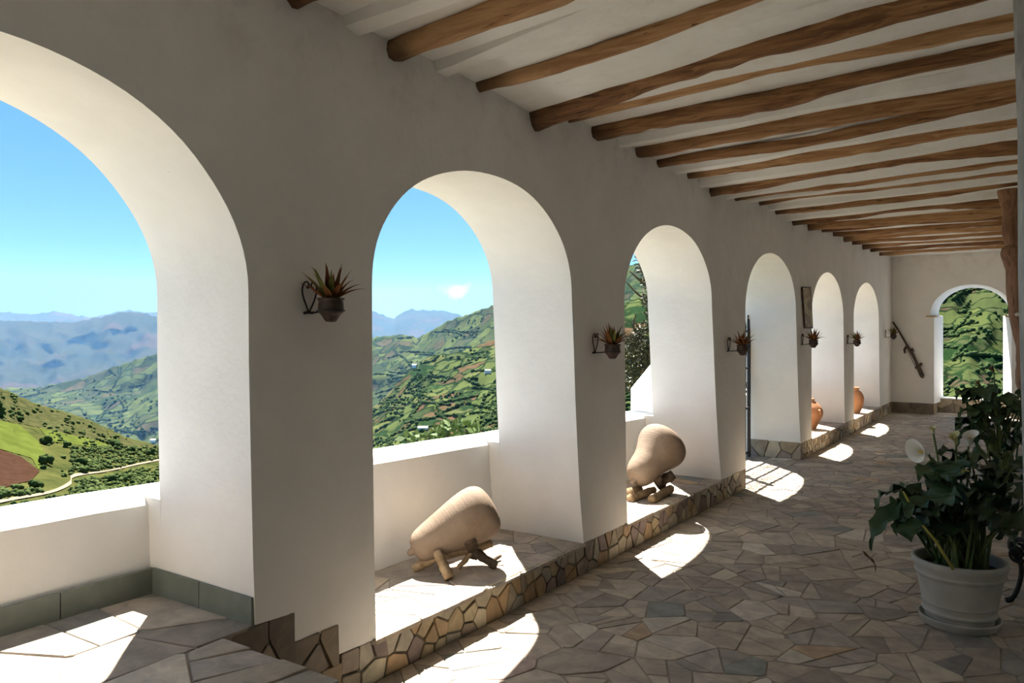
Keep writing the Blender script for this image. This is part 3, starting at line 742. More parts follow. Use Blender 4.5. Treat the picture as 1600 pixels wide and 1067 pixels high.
for (l, r, sag) in BEAMS:
    A = on_x(l[0], l[1]); At = on_x(l[0], l[2]); ra = (At.z - A.z) * .5
    B = on_y(r[0], r[1], A.y); Bt = on_y(r[0], r[2], A.y); rb = (Bt.z - B.z) * .5
    zl, zr = A.z + ra, B.z + rb
    sl2 = (zr - zl) / B.x
    bl.append((A.y, zl, sl2, max(ra * 1.18, .045), max(min(rb * 1.2, .135), .05), B.x, sag))
for b in bl: print('BEAM', [round(x, 3) for x in b])
def beam_z(b, x): return b[1] + max(-.02, min(.16, b[2])) * x
ceil = None
ys = sorted(bl)
def ceil_z(x, y):
    a = ys[0]
    if y <= ys[0][0]: base = beam_z(ys[0], x) + ys[0][3] * .25
    elif y >= ys[-1][0]: base = beam_z(ys[-1], x) + ys[-1][3] * .25
    else:
        for a, b in zip(ys, ys[1:]):
            if y <= b[0]:
                t = (y - a[0]) / max(b[0] - a[0], 1e-4)
                base = lerp(beam_z(a, x) + a[3] * .25, beam_z(b, x) + b[3] * .25, t) + .01 * math.sin(math.pi * t); break
    return base + .012 * noise.noise((x * 1.2, y * 2.5, 4))
vs = []; fs = []; cx_, cy_ = 26, 260
for i in range(cx_ + 1):
    x = lerp(-.3, 5.3, i / cx_)
    for j in range(cy_ + 1):
        y = lerp(-3.5, 20.3, j / cy_); vs.append((x, y, ceil_z(x, y)))
k = cy_ + 1
for i in range(cx_):
    for j in range(cy_): fs.append([i * k + j, i * k + j + 1, (i + 1) * k + j + 1, (i + 1) * k + j])
top0 = len(vs); vs += [(-.3, -3.5, 4.9), (5.3, -3.5, 4.9), (5.3, 20.3, 4.9), (-.3, 20.3, 4.9)]; fs.append([top0, top0 + 1, top0 + 2, top0 + 3])
ceil = struct(mesh('ceiling', vs, fs, M['ceiling'], None, True), 'whitewashed ceiling between rough timber beams')
for i, b in enumerate(bl):
    pts = []; rad = []; n = 44; y0 = b[0] + b[3] * .6
    for k in range(n + 1):
        x = lerp(-.12, 5.15, k / n); s = x / b[5]
        pts.append((x, y0 + .06 * noise.noise((x * .8, i * 3.3, 1)), beam_z(b, x) + b[6] * math.sin(math.pi * min(max(s, 0), 1)) + .028 * noise.noise((x * 1.0, i * 1.7, 7))))
        rad.append(lerp(b[3], b[4], min(max(s, 0), 1)) * (1 + .26 * noise.noise((x * 1.3, i * 5.1, 2)) + .10 * noise.noise((x * 4, i * 2.1, 9))))
    mesh('wooden_beam', *tube_g(pts, rad, 12, True, .22, i), M['wood'], ceil, True)
# whitewashed poles between the nearest timbers
WB = [(A.y, A.z, (B.z - A.z) / B.x) for A, B in ((on_x(*l), on_y(r[0], r[1], on_x(*l).y)) for l, r in (((540, 42), (700, -14)), ((683, 112), (928, 12)), ((796, 153), (1100, 61))))]
for a, b in list(zip(ys, ys[1:]))[3:13]:
    if b[0] - a[0] > .5: WB.append(((a[0] + b[0]) / 2 + rnd(-.05, .05), (a[1] + b[1]) / 2 - .02, (a[2] + b[2]) / 2))
for i, (yy, zz, sl2) in enumerate(WB):
    pts = []; rad = []; k0_ = .10 if i < 3 else .07
    for k in range(23):
        x = lerp(-.1, 5.1, k / 22); pts.append((x, yy + .06 + .03 * noise.noise((x * .8, i * 4.1, 1)), zz + (.075 if i < 3 else .03) + max(-.02, min(.16, sl2)) * x + .014 * noise.noise((x * 1.4, i, 7)))); rad.append(k0_ * (1 + .2 * noise.noise((x * 1.1, i * 2.1, 5))))
    tag(mesh('white_beam', *tube_g(pts, rad, 6, True, .2, i), M['ceiling'], ceil, False), label='whitewashed beam')

# ------------------------------------------------------------------ posts at the open side
def post(name, prof, depth, mat, lab, wob, n=14):
    pts = [P(px, py, depth) for px, py, w_ in prof]; rad = [w_ * depth / F_PX / 2 for _, _, w_ in prof]
    o = mesh(name, *tube_g(pts[::-1], rad[::-1], n, True, wob, 3), mat, None, True); return o
D_P = 9.2
prof = smooth_prof([(1577, 296, 34), (1578, 312, 30), (1581, 335, 25), (1577, 360, 22), (1584, 384, 24), (1583, 394, 34), (1588, 420, 31), (1592, 474, 32), (1598, 508, 32), (1605, 549, 31), (1605, 590, 32), (1611, 616, 32), (1616, 650, 33), (1618, 700, 33), (1618, 777.5, 34)], 4)
po = empty('wooden_post', P(1618, 777.5, D_P)); tag(po, 'crooked varnished tree-trunk post holding the beams beside the calla lilies', 'post')
def local(o, par):
    for v in o.data.vertices: v.co = v.co - par.location
    return o
local(post('trunk', prof, D_P, M['post'], '', .1), po).parent = po
for (px, py) in ((1597, 400), (1590, 491)):
    a = P(px, py, D_P - .15); o = mesh('peg', *tube_g([a + Vector((-.01, .1, 0)), a + Vector((.01, -.06, -.004))], [.024, .02], 8), M['peg'], None, True); local(o, po).parent = po; tag(o, label='pale wooden peg')
prof = [(1641 - 1.0, -60, 96), (1641, 0, 97), (1644, 200, 97), (1648, 430, 98), (1654, 700, 98), (1662, 1000, 100), (1676, 1464, 104)]
o = post('limewashed_post', [(a, b, c) for a, b, c in prof], 2.6, M['grey_post'], '', .12); base = P(1676, 1464, 2.6)
tag(o, 'rough greyed limewashed post close at the edge of the gallery', 'post')

# ------------------------------------------------------------------ wall planters
def strap(L, w0, elev, az, droop, mat, parent, base, name='leaf', n=7):
    vs = []; fs = []; p = Vector(base); el = elev
    side = Vector((-math.sin(az), math.cos(az), 0))
    for i in range(n + 1):
        t = i / n; wd = w0 * (1 - t ** 2.2) * (.65 + .35 * math.sin(math.pi * min(t * 1.3, 1))) + .0008
        d = Vector((math.cos(az) * math.cos(el), math.sin(az) * math.cos(el), math.sin(el)))
        nrm = side.cross(d)
        vs += [p - side * wd + nrm * wd * .35, p - nrm * wd * .15, p + side * wd + nrm * wd * .35]
        p = p + d * (L / n); el -= droop / n * (.4 + 1.2 * t)
    for i in range(n):
        for k in range(2): fs.append([i * 3 + k, i * 3 + k + 1, i * 3 + 4 + k, i * 3 + 3 + k])
    return mesh(name, vs, fs, mat, parent, True)
POTS = [(517, 484, 'first pier'), (957, 549, 'pier between the two reclining jars and the gate'), (1160, 547, ''), (1271, 537, ''), (1339, 536, ''), (1396, 526, '')]
XO = .17
def make_bromeliad():
    t = empty('potted_bromeliad')
    pr = smooth_prof([(.001, -.06), (.026, -.058), (.045, -.03), (.062, -.012), (.064, .0), (.062, .03), (.060, .042), (.066, .05), (.068, .058), (.060, .058), (.054, .046)], 3)
    v, f = lathe_g(pr, 20); mesh('pot', v, f, M['clay_dark'], t, True)
    v, f = lathe_g([(.001, .046), (.057, .047)], 16); mesh('soil', v, f, M['soil'], t)
    rs = random.Random(4)
    for k in range(24):
        ring = k / 24; az = k * 2.39996; elev = lerp(1.45, .55, ring) + rs.uniform(-.1, .1)
        L = rs.uniform(.155, .20) * (1 if ring < .75 else 1.1)
        strap(L, rs.uniform(.015, .021), elev, az, rs.uniform(.3, .9) * (0.4 + ring), M['brom'] if rs.random() < .8 else M['brom2'], t, (.012 * math.cos(az), .012 * math.sin(az), .05))
    return t
def make_bracket():
    t = empty('planter_bracket')
    X = -XO + .008
    ring = [(.0665 * math.cos(a), .0665 * math.sin(a), -.004) for a in np.linspace(0, 2 * math.pi, 25)]
    mesh('ring', *tube_g(ring, .0045, 6), M['iron'], t, True)
    mesh('arm', *tube_g([(X, 0, -.012), (X * .7, 0, -.012), (-.066, 0, -.006)], .005, 6), M['iron'], t, True)
    sc = [(X, 0, -.014), (X + .004, -.018, .02), (X + .005, -.038, .062), (X + .006, -.047, .10), (X + .008, -.040, .132), (X + .010, -.022, .143), (X + .010, -.008, .130), (X + .010, -.012, .112), (X + .010, -.022, .116)]
    for sg in (1, -1):
        mesh('scroll', *tube_g(smooth_prof([(x, y * sg, z) for x, y, z in sc], 4), .0045, 6), M['iron'], t, True)
    mesh('foot', *tube_g([(X - .004, -.03, -.016), (X, 0, -.01), (X - .004, .03, -.016)], [.006, .01, .006], 6), M['iron'], t, True)
    return t
WHERE = ['on the first pier, nearest of all', 'on the second pier, between the reclining jars', 'on the pier before the iron gate', 'below the wall plaque', 'on the pier between the two standing jars', 'in the corner near the wooden tool']
b0 = make_bromeliad(); k0 = make_bracket()
for i, (px, py, _) in enumerate(POTS):
    p = on_x(px, py, XO); b = b0 if i == 0 else copy_tree(b0); k = k0 if i == 0 else copy_tree(k0)
    b.location = p; k.location = p; b.rotation_euler.z = i * 1.3 + 0.4
    tag(b, 'bromeliad in a small dark clay pot hung ' + WHERE[i], 'potted plant', 'bromeliads along the arcade')
    tag(k, 'scrolled black iron wall bracket ' + WHERE[i], 'bracket', 'planter brackets along the arcade')

# ------------------------------------------------------------------ reclining jars on their wooden cradles
def jar_mesh(name, prof, mat, parent=None, rot=None, loc=None, n=40):
    v, f = lathe_g(smooth_prof(prof, 5), n); o = mesh(name, v, f, mat, parent, True); return o
def recline(prof, axis, centre, L, lab):
    """axis runs from the pointed foot to the mouth; prof is (radius, t) along it"""
    t = empty('clay_jar', centre); tag(t, lab, 'jar', 'reclining jars on the ledge')
    ax = Vector(axis).normalized(); t.rotation_mode = 'QUATERNION'; t.rotation_quaternion = ax.to_track_quat('Z', 'Y')
    pr = [(r, z * L - L * .5) for r, z in prof]
    jar_mesh('body', pr, M['clay'], t)
    v, f = lathe_g(smooth_prof([(.045, -L * .5 + .022), (.03, -L * .5 - .006), (.024, -L * .5 - .03), (.016, -L * .5 - .042), (.001, -L * .5 - .044)], 4), 18, False, True); mesh('foot_knob', v, f, M['clay'], t, True)
    return t
c1 = P(709, 824, 5.75)
recline([(.001, .0), (.05, .004), (.086, .03), (.113, .09), (.134, .2), (.155, .35), (.176, .5), (.195, .65), (.203, .78), (.191, .89), (.138, .97), (.001, 1.01)], (.56, .74, .45), c1, .66,
        'pale clay jar lying on forked logs under the second arch, nearest jar')
c2 = P(1018, 717, 8.2)
recline([(.001, .0), (.06, .01), (.115, .06), (.15, .17), (.165, .30), (.175, .42), (.205, .56), (.245, .70), (.262, .82), (.24, .92), (.165, .98), (.001, 1.01)], (.2, .80, .56), c2, .66,
        'pear-shaped pale clay jar propped steeply on logs under the third arch')
def log(a, b, r0, r1, parent, mat, name='branch', mid=None, seed=0):
    a, b = Vector(a), Vector(b); m_ = (a + b) / 2 + Vector(mid or (0, 0, 0))
    pts = smooth_prof([tuple(a), tuple(m_), tuple(b)], 5); n = len(pts)
    return mesh(name, *tube_g(pts, [lerp(r0, r1, i / (n - 1)) for i in range(n)], 8, True, .35, seed), mat, parent, True)
cr = empty('log_cradle', (c1.x, c1.y, LEDGE)); tag(cr, 'rough stand of forked branches under the nearest jar', 'log stand', 'wooden stands under jars')
Z = lambda px, py: on_z(px, py, LEDGE) - cr.location
h = Vector((0, 0, 1))
def rel(px, py, z): return on_z(px, py, z) - cr.location
log(rel(702, 903, LEDGE + .025), rel(683, 862, LEDGE + .17), .040, .030, cr, M['log'], seed=1)
log(rel(646, 888, LEDGE + .022), rel(690, 868, LEDGE + .12), .03, .035, cr, M['log'], seed=2)
log(rel(690, 868, LEDGE + .12), rel(768, 849, LEDGE + .17), .035, .03, cr, M['log'], seed=3)
log(rel(775, 884, LEDGE + .02), rel(740, 862, LEDGE + .13), .03, .035, cr, M['log_dark'], seed=4)
log(rel(740, 864, LEDGE + .10), rel(732, 838, LEDGE + .26), .055, .05, cr, M['log_dark'], 'block', seed=5)
log(rel(716, 888, LEDGE + .02), rel(738, 862, LEDGE + .13), .018, .022, cr, M['log'], seed=6)
log(rel(660, 868, LEDGE + .10), rel(672, 858, LEDGE + .12), .02, .02, cr, M['log'], seed=7)
log(rel(770, 876, LEDGE + .02), rel(782, 868, LEDGE + .03), .014, .012, cr, M['log_dark'], seed=8)
cr = empty('log_cradle', (c2.x, c2.y, LEDGE)); tag(cr, 'knobbly driftwood stand under the pear-shaped jar', 'log stand', 'wooden stands under jars')
log(rel(984, 779, LEDGE + .03), rel(1022, 765, LEDGE + .05), .045, .035, cr, M['log'], seed=11)
log(rel(1018, 781, LEDGE + .03), rel(1048, 764, LEDGE + .05), .042, .045, cr, M['log'], seed=12)
log(rel(984, 770, LEDGE + .08), rel(1000, 763, LEDGE + .08), .05, .035, cr, M['log'], seed=13)
log(rel(1026, 758, LEDGE + .10), rel(1052, 741, LEDGE + .22), .06, .045, cr, M['log_dark'], seed=14)
log(rel(1036, 762, LEDGE + .04), rel(1028, 748, LEDGE + .2), .04, .04, cr, M['log_dark'], seed=15)

# standing jars by the last arches
def standing(px, py, R, H, lab, prof, mat, knob):
    p = on_z(px, py, LEDGE); t = empty('storage_jar', p); tag(t, lab, 'jar', 'standing jars on the ledge')
    jar_mesh('body', [(r * R, z * H) for r, z in prof], mat, t)
    if knob:
        for a in (-.6, 2.5):
            c = Vector((math.cos(a) * R * .98, math.sin(a) * R * .98, H * .58))
            mesh('lug', *tube_g([c + Vector((0, 0, .05)), c * 1 + Vector((math.cos(a) * .03, math.sin(a) * .03, .03)), c + Vector((math.cos(a) * .03, math.sin(a) * .03, -.01)), c + Vector((0, 0, -.03))], .016, 8), mat, t, True)
    v, f = lathe_g([(prof[-1][0] * R, H * .985), (prof[-1][0] * R + .012, H + .01), (prof[-1][0] * R - .01, H + .015), (prof[-1][0] * R - .02, H * .97)], 24, False, False); mesh('rim', v, f, mat, t, True)
    return t
standing(1267, 670, .195, .50, 'lumpy red clay jar with lugs standing under the fifth arch', [(.001, 0), (.40, 0), (.46, .05), (.70, .25), (.95, .45), (1.0, .58), (.9, .72), (.55, .88), (.30, .95), (.28, 1.0)], M['clay_red'], True)
standing(1336, 645, .165, .50, 'round-bellied terracotta jar with a short neck under the last arch', [(.001, 0), (.5, 0), (.58, .04), (.85, .25), (1.0, .5), (.95, .68), (.7, .84), (.42, .91), (.40, .95), (.52, 1.0)], M['clay_red'], False)

# ------------------------------------------------------------------ iron gate in the fourth arch
gy0, gy1, gx, gh = 9.66, 11.9, -.70, 2.02
gt = empty('iron_gate', (gx, gy0, 0)); tag(gt, 'black wrought iron gate with scrolls and lock in the fourth arch', 'gate')
gw = gy1 - gy0
def bar(name, a, b, w_=.012): 
    a, b = Vector(a), Vector(b); lo = [min(p, q) - w_ for p, q in zip(a, b)]; hi = [max(p, q) + w_ for p, q in zip(a, b)]
    return mesh(name, *box_g(lo[0], hi[0], lo[1], hi[1], lo[2], hi[2]), M['iron'], gt)
for y in (0, gw * .5 - .02, gw * .5 + .02, gw): bar('stile', (0, y, .03), (0, y, gh if 0 < y < gw else gh + .06), .02)
for z in (.08, .75, 1.35, 1.9): bar('rail', (0, 0, z), (0, gw, z), .015)
nb = 14
for k in range(1, nb):
    y = gw * k / nb
    if k == nb // 2: continue
    bar('bar', (0, y, .08), (0, y, 1.9), .007)
    o = mesh('finial', *tube_g([(0, y, 1.9), (0, y, 1.96), (0, y, 2.06)], [.008, .016, .001], 6), M['iron'], gt, True)
for k in range(nb):
    y = gw * (k + .5) / nb
    for z in (1.05, 1.62):
        pts = [(0, y + .035 * math.cos(a) * (1 if j < 9 else -1) , z + .05 * (1 if j < 9 else -1) + .045 * math.sin(a)) for j, a in enumerate(list(np.linspace(-1.5, 3.6, 9)) + list(np.linspace(1.6, 6.7, 9)))]
        mesh('scroll', *tube_g(pts, .006, 5), M['iron'], gt, True)
mesh('lock_box', *box_g(-.02, .02, gw * .5 - .1, gw * .5 + .1, .93, 1.07), M['iron'], gt)
mesh('scroll', *tube_g(smooth_prof([(0, gw, 2.06), (0, gw - .05, 2.12), (0, gw + .02, 2.14), (0, gw + .12, 2.09)], 4), .01, 6), M['iron'], gt, True)

# ------------------------------------------------------------------ plaque on the wall
m, t, b = newmat('gilded_plaque', .5); v = coords(t)
b1 = ramp(t, nz(t, v, 7, 5, .65, 1.2), [(.34, (.12, .07, .035)), (.46, (.34, .22, .10)), (.6, (.60, .49, .22)), (.72, (.46, .42, .12))])
t.links.new(b1, b.inputs['Base Color']); bump(t, b, nz(t, v, 18, 4), .3, .01); M['plaque'] = m
A0, B0 = on_x(1251, 449), on_x(1255.5, 512); A1, B1 = on_x(1264, 449.5), on_x(1267, 512)
pq = empty('wall_plaque', (0, (B0.y + B1.y) / 2, B0.z)); tag(pq, 'mottled gold and brown plaque hanging on the pier above a bromeliad', 'plaque')
rl = lambda p, x: (x, p.y - pq.location.y, p.z - pq.location.z)
mesh('panel', [rl(p, x) for x in (.004, .028) for p in (B0, B1, A1, A0)], [[3, 2, 1, 0], [4, 5, 6, 7], [0, 1, 5, 4], [1, 2, 6, 5], [2, 3, 7, 6], [3, 0, 4, 7]], M['plaque'], pq)
fr = MB(); 
cs = [Vector(rl(p, .02)) for p in (B0, B1, A1, A0)]
for a, c in zip(cs, cs[1:] + cs[:1]): mesh('frame', *tube_g([a, c], .013, 6), M['bronze'], pq)

# ------------------------------------------------------------------ wooden tool on the end wall
ty = Y_END - .06
tl = empty('wooden_tool', on_y(1441, 590, ty)); tag(tl, 'long dark wooden plough-like tool hung aslant on the end wall', 'tool')
W_ = lambda px, py, dy=0: on_y(px, py, ty - dy) - tl.location
mesh('shaft', *tube_g(smooth_prof([tuple(W_(a, c)) for a, c in ((1395, 503), (1405, 518), (1418, 541), (1427, 556), (1434, 572), (1442, 591))], 4), [.022] * 8 + [.03] * 8 + [.045] * 4 + [.016], 8, True, .2), M['log_dark'], tl, True)
mesh('branch_stub', *tube_g([W_(1417, 541), W_(1413, 546), W_(1414, 552)], [.03, .024, .02], 6), M['log_dark'], tl, True)
mesh('branch_stub', *tube_g([W_(1421, 548), W_(1426, 545, .02), W_(1428, 549, .02)], [.03, .024, .015], 6), M['log_dark'], tl, True)
mesh('crosspiece', *tube_g([W_(1430, 575, .04), W_(1436, 573, .04), W_(1440, 567, .04)], [.03, .035, .028], 6), M['log_dark'], tl, True)
mesh('cord', *tube_g(smooth_prof([tuple(W_(a, c, .02)) for a, c in ((1417, 545), (1422, 556), (1429, 571))], 4), .006, 5), M['log_dark'], tl, True)

# ------------------------------------------------------------------ calla lilies in pots
def calla_leaf(parent, base, tip, mat, w_=.11, stem_from=None, seed=0, fold=.35, name='leaf'):
    """arrow-shaped wavy blade from base to tip with its petiole"""
    rs = random.Random(seed); base, tip = Vector(base), Vector(tip); ax = tip - base; L = ax.length; ax.normalize()
    up = Vector((rs.uniform(-.4, .4), rs.uniform(-.4, .4), 1)); sd = ax.cross(up).normalized(); nr = sd.cross(ax)
    vs = []; n = 9; ph = rs.uniform(0, 6)
    ws = [.30, .78, 1.0, .98, .88, .72, .52, .32, .14, .0]
    for i in range(n + 1):
        t = i / n - .14; c = base + ax * (t * L) + nr * (.16 * L * math.sin(math.pi * min(max(t, 0), 1)) - .12 * L * t * t)
        wd = w_ * ws[i] + .001
        for k, s in enumerate((-1, -.5, 0, .5, 1)):
            rip = .26 * w_ * math.sin(ph + i * 1.9 + s * 2) * abs(s)
            back = (-.16 * L if i == 0 and k in (0, 4) else 0)
            vs.append(c + sd * (wd * s) + nr * (fold * wd * abs(s) + rip) + ax * back)
    fs = [[i * 5 + k, i * 5 + k + 1, i * 5 + 6 + k, i * 5 + 5 + k] for i in range(n) for k in range(4)]
    o = mesh(name, vs, fs, mat, parent, True)
    if stem_from is not None:
        s0 = Vector(stem_from); mid = lerp(s0, base, .55) + Vector((0, 0, .18 * (base - s0).length)) * .5
        mesh('stem', *tube_g(smooth_prof([tuple(s0), tuple(mid), tuple(base)], 5), [.011, .011, .010, .010, .009, .009, .008, .008, .007, .006, .005], 6, True), M['stem'], o, True)
    return o
def spathe(parent, base, direc, up, L, R, mat, stem_from, seed, opening=.75):
    base = Vector(base); d = Vector(direc).normalized(); a = d.cross(Vector(up)).normalized(); bb = a.cross(d)
    vs = []; n, m = 9, 14
    for i in range(n + 1):
        t = i / n; r = lerp(.012, R, t ** 1.6) * (1.1 if t > .9 else 1)
        for k in range(m + 1):
            q = lerp(-math.pi * (1.0), math.pi * (1.0), k / m); lip = .5 + .5 * math.cos(q)
            ex = t ** 3 * L * opening * lip; fl_ = 1 + .5 * t ** 4
            vs.append(base + d * (t * L * .62 + ex * .55) + (a * math.sin(q) + bb * math.cos(q)) * r * fl_)
    fs = [[i * (m + 1) + k, i * (m + 1) + k + 1, (i + 1) * (m + 1) + k + 1, (i + 1) * (m + 1) + k] for i in range(n) for k in range(m)]
    f = mesh('flower', vs, fs, mat, parent, True)
    mesh('spadix', *tube_g([base + d * .01, base + d * (L * .5), base + d * (L * .62)], [.007, .009, .003], 7), M['spadix'], f, True)
    s0 = Vector(stem_from); mesh('stem', *tube_g(smooth_prof([tuple(s0), tuple(lerp(s0, base, .6) - d * .03 + Vector((0, 0, .05))), tuple(base)], 5), .0075, 6), M['stem'], f, True)
    return f
PC = Vector((2.62, 6.06, 0)); 
q_ = on_z(1499, 974, 0.0)
PC = Vector((q_.x, q_.y, 0)); PD = proj(PC)[2]
sc_ = empty('pot_saucer', PC); tag(sc_, 'round whitewashed saucer under the large white pot', 'saucer')
v, f = lathe_g(smooth_prof([(.001, 0), (.20, 0), (.228, .012), (.247, .045), (.25, .06), (.238, .06), (.225, .035), (.2, .022), (.001, .022)], 3), 44, False, False); mesh('dish', v, f, M['pot'], sc_, True)
pt = empty('potted_calla', PC + Vector((0, 0, .024))); tag(pt, 'white calla lily plant in a large ribbed white pot on the floor', 'potted plant')
H = .415
v, f = lathe_g(smooth_prof([(.001, 0), (.195, 0), (.203, .01), (.212, .05), (.224, .062), (.226, .075), (.218, .085), (.226, .12), (.232, .128), (.228, .14), (.256, .29), (.266, .31), (.270, .325), (.266, .335), (.278, .365), (.288, .385), (.290, .41), (.282, .418), (.262, .412), (.256, .37), (.25, .34)], 3), 52, True, False); mesh('pot', v, f, M['pot'], pt, True)
v, f = lathe_g([(.001, .35), (.15, .352), (.256, .345)], 24); mesh('soil', v, f, M['soil'], pt)
PB = pt.location
L_ = lambda px, py, dd=0: P(px, py, PD + dd) - PB
def soil_pt(rs, r=.17): a = rs.uniform(0, 6.28); r = r * rs.random() ** .5; return Vector((r * math.cos(a), r * math.sin(a), .35))
rs = random.Random(12)
LEAVES = [  # base px,py -> tip px,py, depth offset, width
    (1395, 800, 1353, 868, -.10, .075), (1405, 765, 1360, 800, 0, .085), (1420, 775, 1378, 772, .1, .07), (1430, 800, 1392, 838, -.15, .10), (1415, 815, 1425, 852, -.2, .09), (1445, 790, 1408, 815, -.25, .11),
    (1455, 735, 1430, 752, .1, .075), (1500, 712, 1458, 708, .1, .08), (1480, 735, 1520, 712, .2, .10), (1520, 728, 1575, 712, .1, .11), (1540, 735, 1590, 760, .05, .12), (1500, 770, 1550, 790, -.25, .13), (1480, 775, 1455, 812, -.25, .11),
    (1530, 765, 1590, 795, -.15, .13), (1550, 790, 1600, 828, -.05, .12), (1515, 790, 1545, 828, -.25, .12), (1500, 745, 1535, 760, 0, .12), (1465, 755, 1495, 770, 0, .11), (1455, 800, 1440, 845, -.2, .085), (1560, 760, 1612, 748, .1, .11),
    (1575, 700, 1610, 690, .25, .10), (1560, 725, 1585, 695, .25, .09), (1530, 800, 1570, 850, -.2, .11), (1440, 770, 1410, 790, .1, .10), (1580, 800, 1625, 820, .1, .12), (1475, 760, 1445, 768, .2, .09), (1548, 745, 1570, 775, .2, .12),
    (1420, 790, 1385, 812, .15, .08), (1510, 815, 1490, 850, .15, .10), (1560, 830, 1592, 862, .1, .09), (1470, 790, 1480, 840, .1, .1), (1590, 770, 1630, 800, 0, .11)]
for i, (a, b_, c, d, dd, w_) in enumerate(LEAVES):
    calla_leaf(pt, L_(a, b_, dd), L_(c, d, dd - .06), M['calla'], w_ * (1.0 if i < 6 else 1.2), soil_pt(rs), i, rs.uniform(.1, .45))
for i in range(30):
    a, c = rs.uniform(1425, 1600), rs.uniform(722, 835)
    if c < 760 and a < 1455: continue
    an = math.atan2(c - 800, a - 1500) + rs.uniform(-.6, .6); ln = rs.uniform(32, 58); dd = rs.uniform(-.3, .35)
    calla_leaf(pt, L_(a, c, dd), L_(a + ln * math.cos(an), c + ln * (.25 + .55 * abs(math.sin(an))), dd - .08), M['calla'], rs.uniform(.09, .14), soil_pt(rs), 300 + i, rs.uniform(.1, .4))
calla_leaf(pt, L_(1352, 868, -.12), L_(1371, 898, -.14), M['dry'], .018, None, 77, .4, 'withered_tip')
for i in range(12):     # bare petioles crowding in the pot
    s0 = soil_pt(rs); e_ = L_(rs.uniform(1450, 1560), rs.uniform(770, 830), rs.uniform(-.15, .15))
    mesh('stem', *tube_g(smooth_prof([tuple(s0), tuple(lerp(s0, e_, .5) + Vector((0, 0, .05))), tuple(e_)], 4), [.012] * 5 + [.009] * 4, 6), M['stem'], pt, True)
o = mesh('broken_stem', *tube_g([L_(1441, 820, -.28), L_(1462, 845, -.29), L_(1489, 889, -.24)], [.007, .009, .011], 6), M['yellow_stem'], pt, True); tag(o, label='bent yellow-green stem')
o = mesh('broken_stem', *tube_g([L_(1411, 767, -.2), L_(1418, 780, -.22), L_(1426, 793, -.22)], [.005, .009, .008], 6), M['yellow_stem'], pt, True); tag(o, label='yellowing leaf stalk')
S1 = soil_pt(rs)
spathe(pt, L_(1450, 708, -.08), L_(1428, 704, -.13) - L_(1450, 708, -.08), (0, 0, 1), .15, .046, M['spathe'], S1, 1)
spathe(pt, L_(1494, 693, .05), L_(1489, 672, .0) - L_(1494, 693, .05), (1, 0, .3), .10, .022, M['spathe_old'], soil_pt(rs), 2, .6)
spathe(pt, L_(1514, 696, .02), L_(1517, 672, -.03) - L_(1514, 696, .02), (1, .2, .1), .11, .030, M['spathe'], soil_pt(rs), 3, .7)
b_ = spathe(pt, L_(1458, 676, .08), L_(1456, 664, .06) - L_(1458, 676, .08), (1, 0, 0), .06, .014, M['spathe_old'], soil_pt(rs), 4, .3)
calla_leaf(pt, L_(1512, 737, -.1), L_(1500, 741, -.12), M['yellow_stem'], .03, None, 5, .2)

# second calla farther along, in its own pot
D2 = 9.0
q2 = P(1566, HOR + F_PX * 2.0 / D2, D2); q2.z = 0
p2 = empty('potted_calla', q2); tag(p2, 'darker calla lily with withered blooms beside the wooden post', 'potted plant')
v, f = lathe_g(smooth_prof([(.001, 0), (.17, 0), (.18, .01), (.2, .1), (.21, .11), (.23, .3), (.25, .33), (.252, .37), (.235, .37), (.228, .33)], 3), 36, True, False); mesh('pot', v, f, M['pot'], p2, True)
v, f = lathe_g([(.001, .33), (.231, .332)], 24); mesh('soil', v, f, M['soil'], p2)
K2 = lambda px, py, dd=0: P(px, py, D2 + dd) - q2
for i in range(48):
    a = rs.uniform(1512, 1605); c = rs.uniform(606, 690); an = math.atan2(c - 690, a - 1560) + rs.uniform(-.5, .5); ln = rs.uniform(22, 36)
    bx, by = a, c; dd = rs.uniform(-.25, .25)
    calla_leaf(p2, K2(bx, by, dd), K2(bx + ln * math.cos(an), by + abs(ln * math.sin(an)) * .5 + 6, dd - .1), M['calla'], rs.uniform(.07, .12), soil_pt(rs, .14) * 1, 100 + i, rs.uniform(.1, .4))
for i, (a, c, e_, g_) in enumerate(((1520, 640, 1492, 655), (1515, 655, 1490, 668), (1530, 665, 1508, 690), (1528, 625, 1506, 632), (1545, 668, 1525, 688))):
    calla_leaf(p2, K2(a, c), K2(e_, g_, -.05), M['calla'], .085, soil_pt(rs, .14), 200 + i, .3)
for (a, c, e_, g_) in ((1531, 603, 1527, 596), (1553, 580, 1548, 573)):
    spathe(p2, K2(a, c), K2(e_, g_) - K2(a, c), (1, 0, 0), .08, .02, M['dry'], soil_pt(rs, .14), 5, .4)

# ------------------------------------------------------------------ iron bench beside the pot
f1 = on_z(1585, 941, 0); f2 = on_z(1597, 866, 0)
bn = empty('iron_bench', (f1.x, f1.y, 0)); tag(bn, 'black wrought iron bench with curled legs behind the large white pot', 'bench')
Lb = (f2 - f1).length
SH = .47
for (x, y, sg) in ((0, 0, -1), (0, Lb, -1), (.5, 0, 1), (.5, Lb, 1)):
    mesh('leg', *tube_g(smooth_prof([(x + sg * .05, y - .02, .012), (x + sg * .01, y, .03), (x - sg * .03, y, .14), (x - sg * .04, y, .28), (x + sg * .02, y, .40), (x, y, SH)], 4), [.022] * 4 + [.017] * 9 + [.026] * 8, 8, True, .1), M['iron'], bn, True)
mesh('seat_frame', *tube_g([(0, -.05, SH), (.5, -.05, SH), (.5, Lb + .05, SH), (0, Lb + .05, SH), (0, -.05, SH)], .018, 8), M['iron'], bn, True)
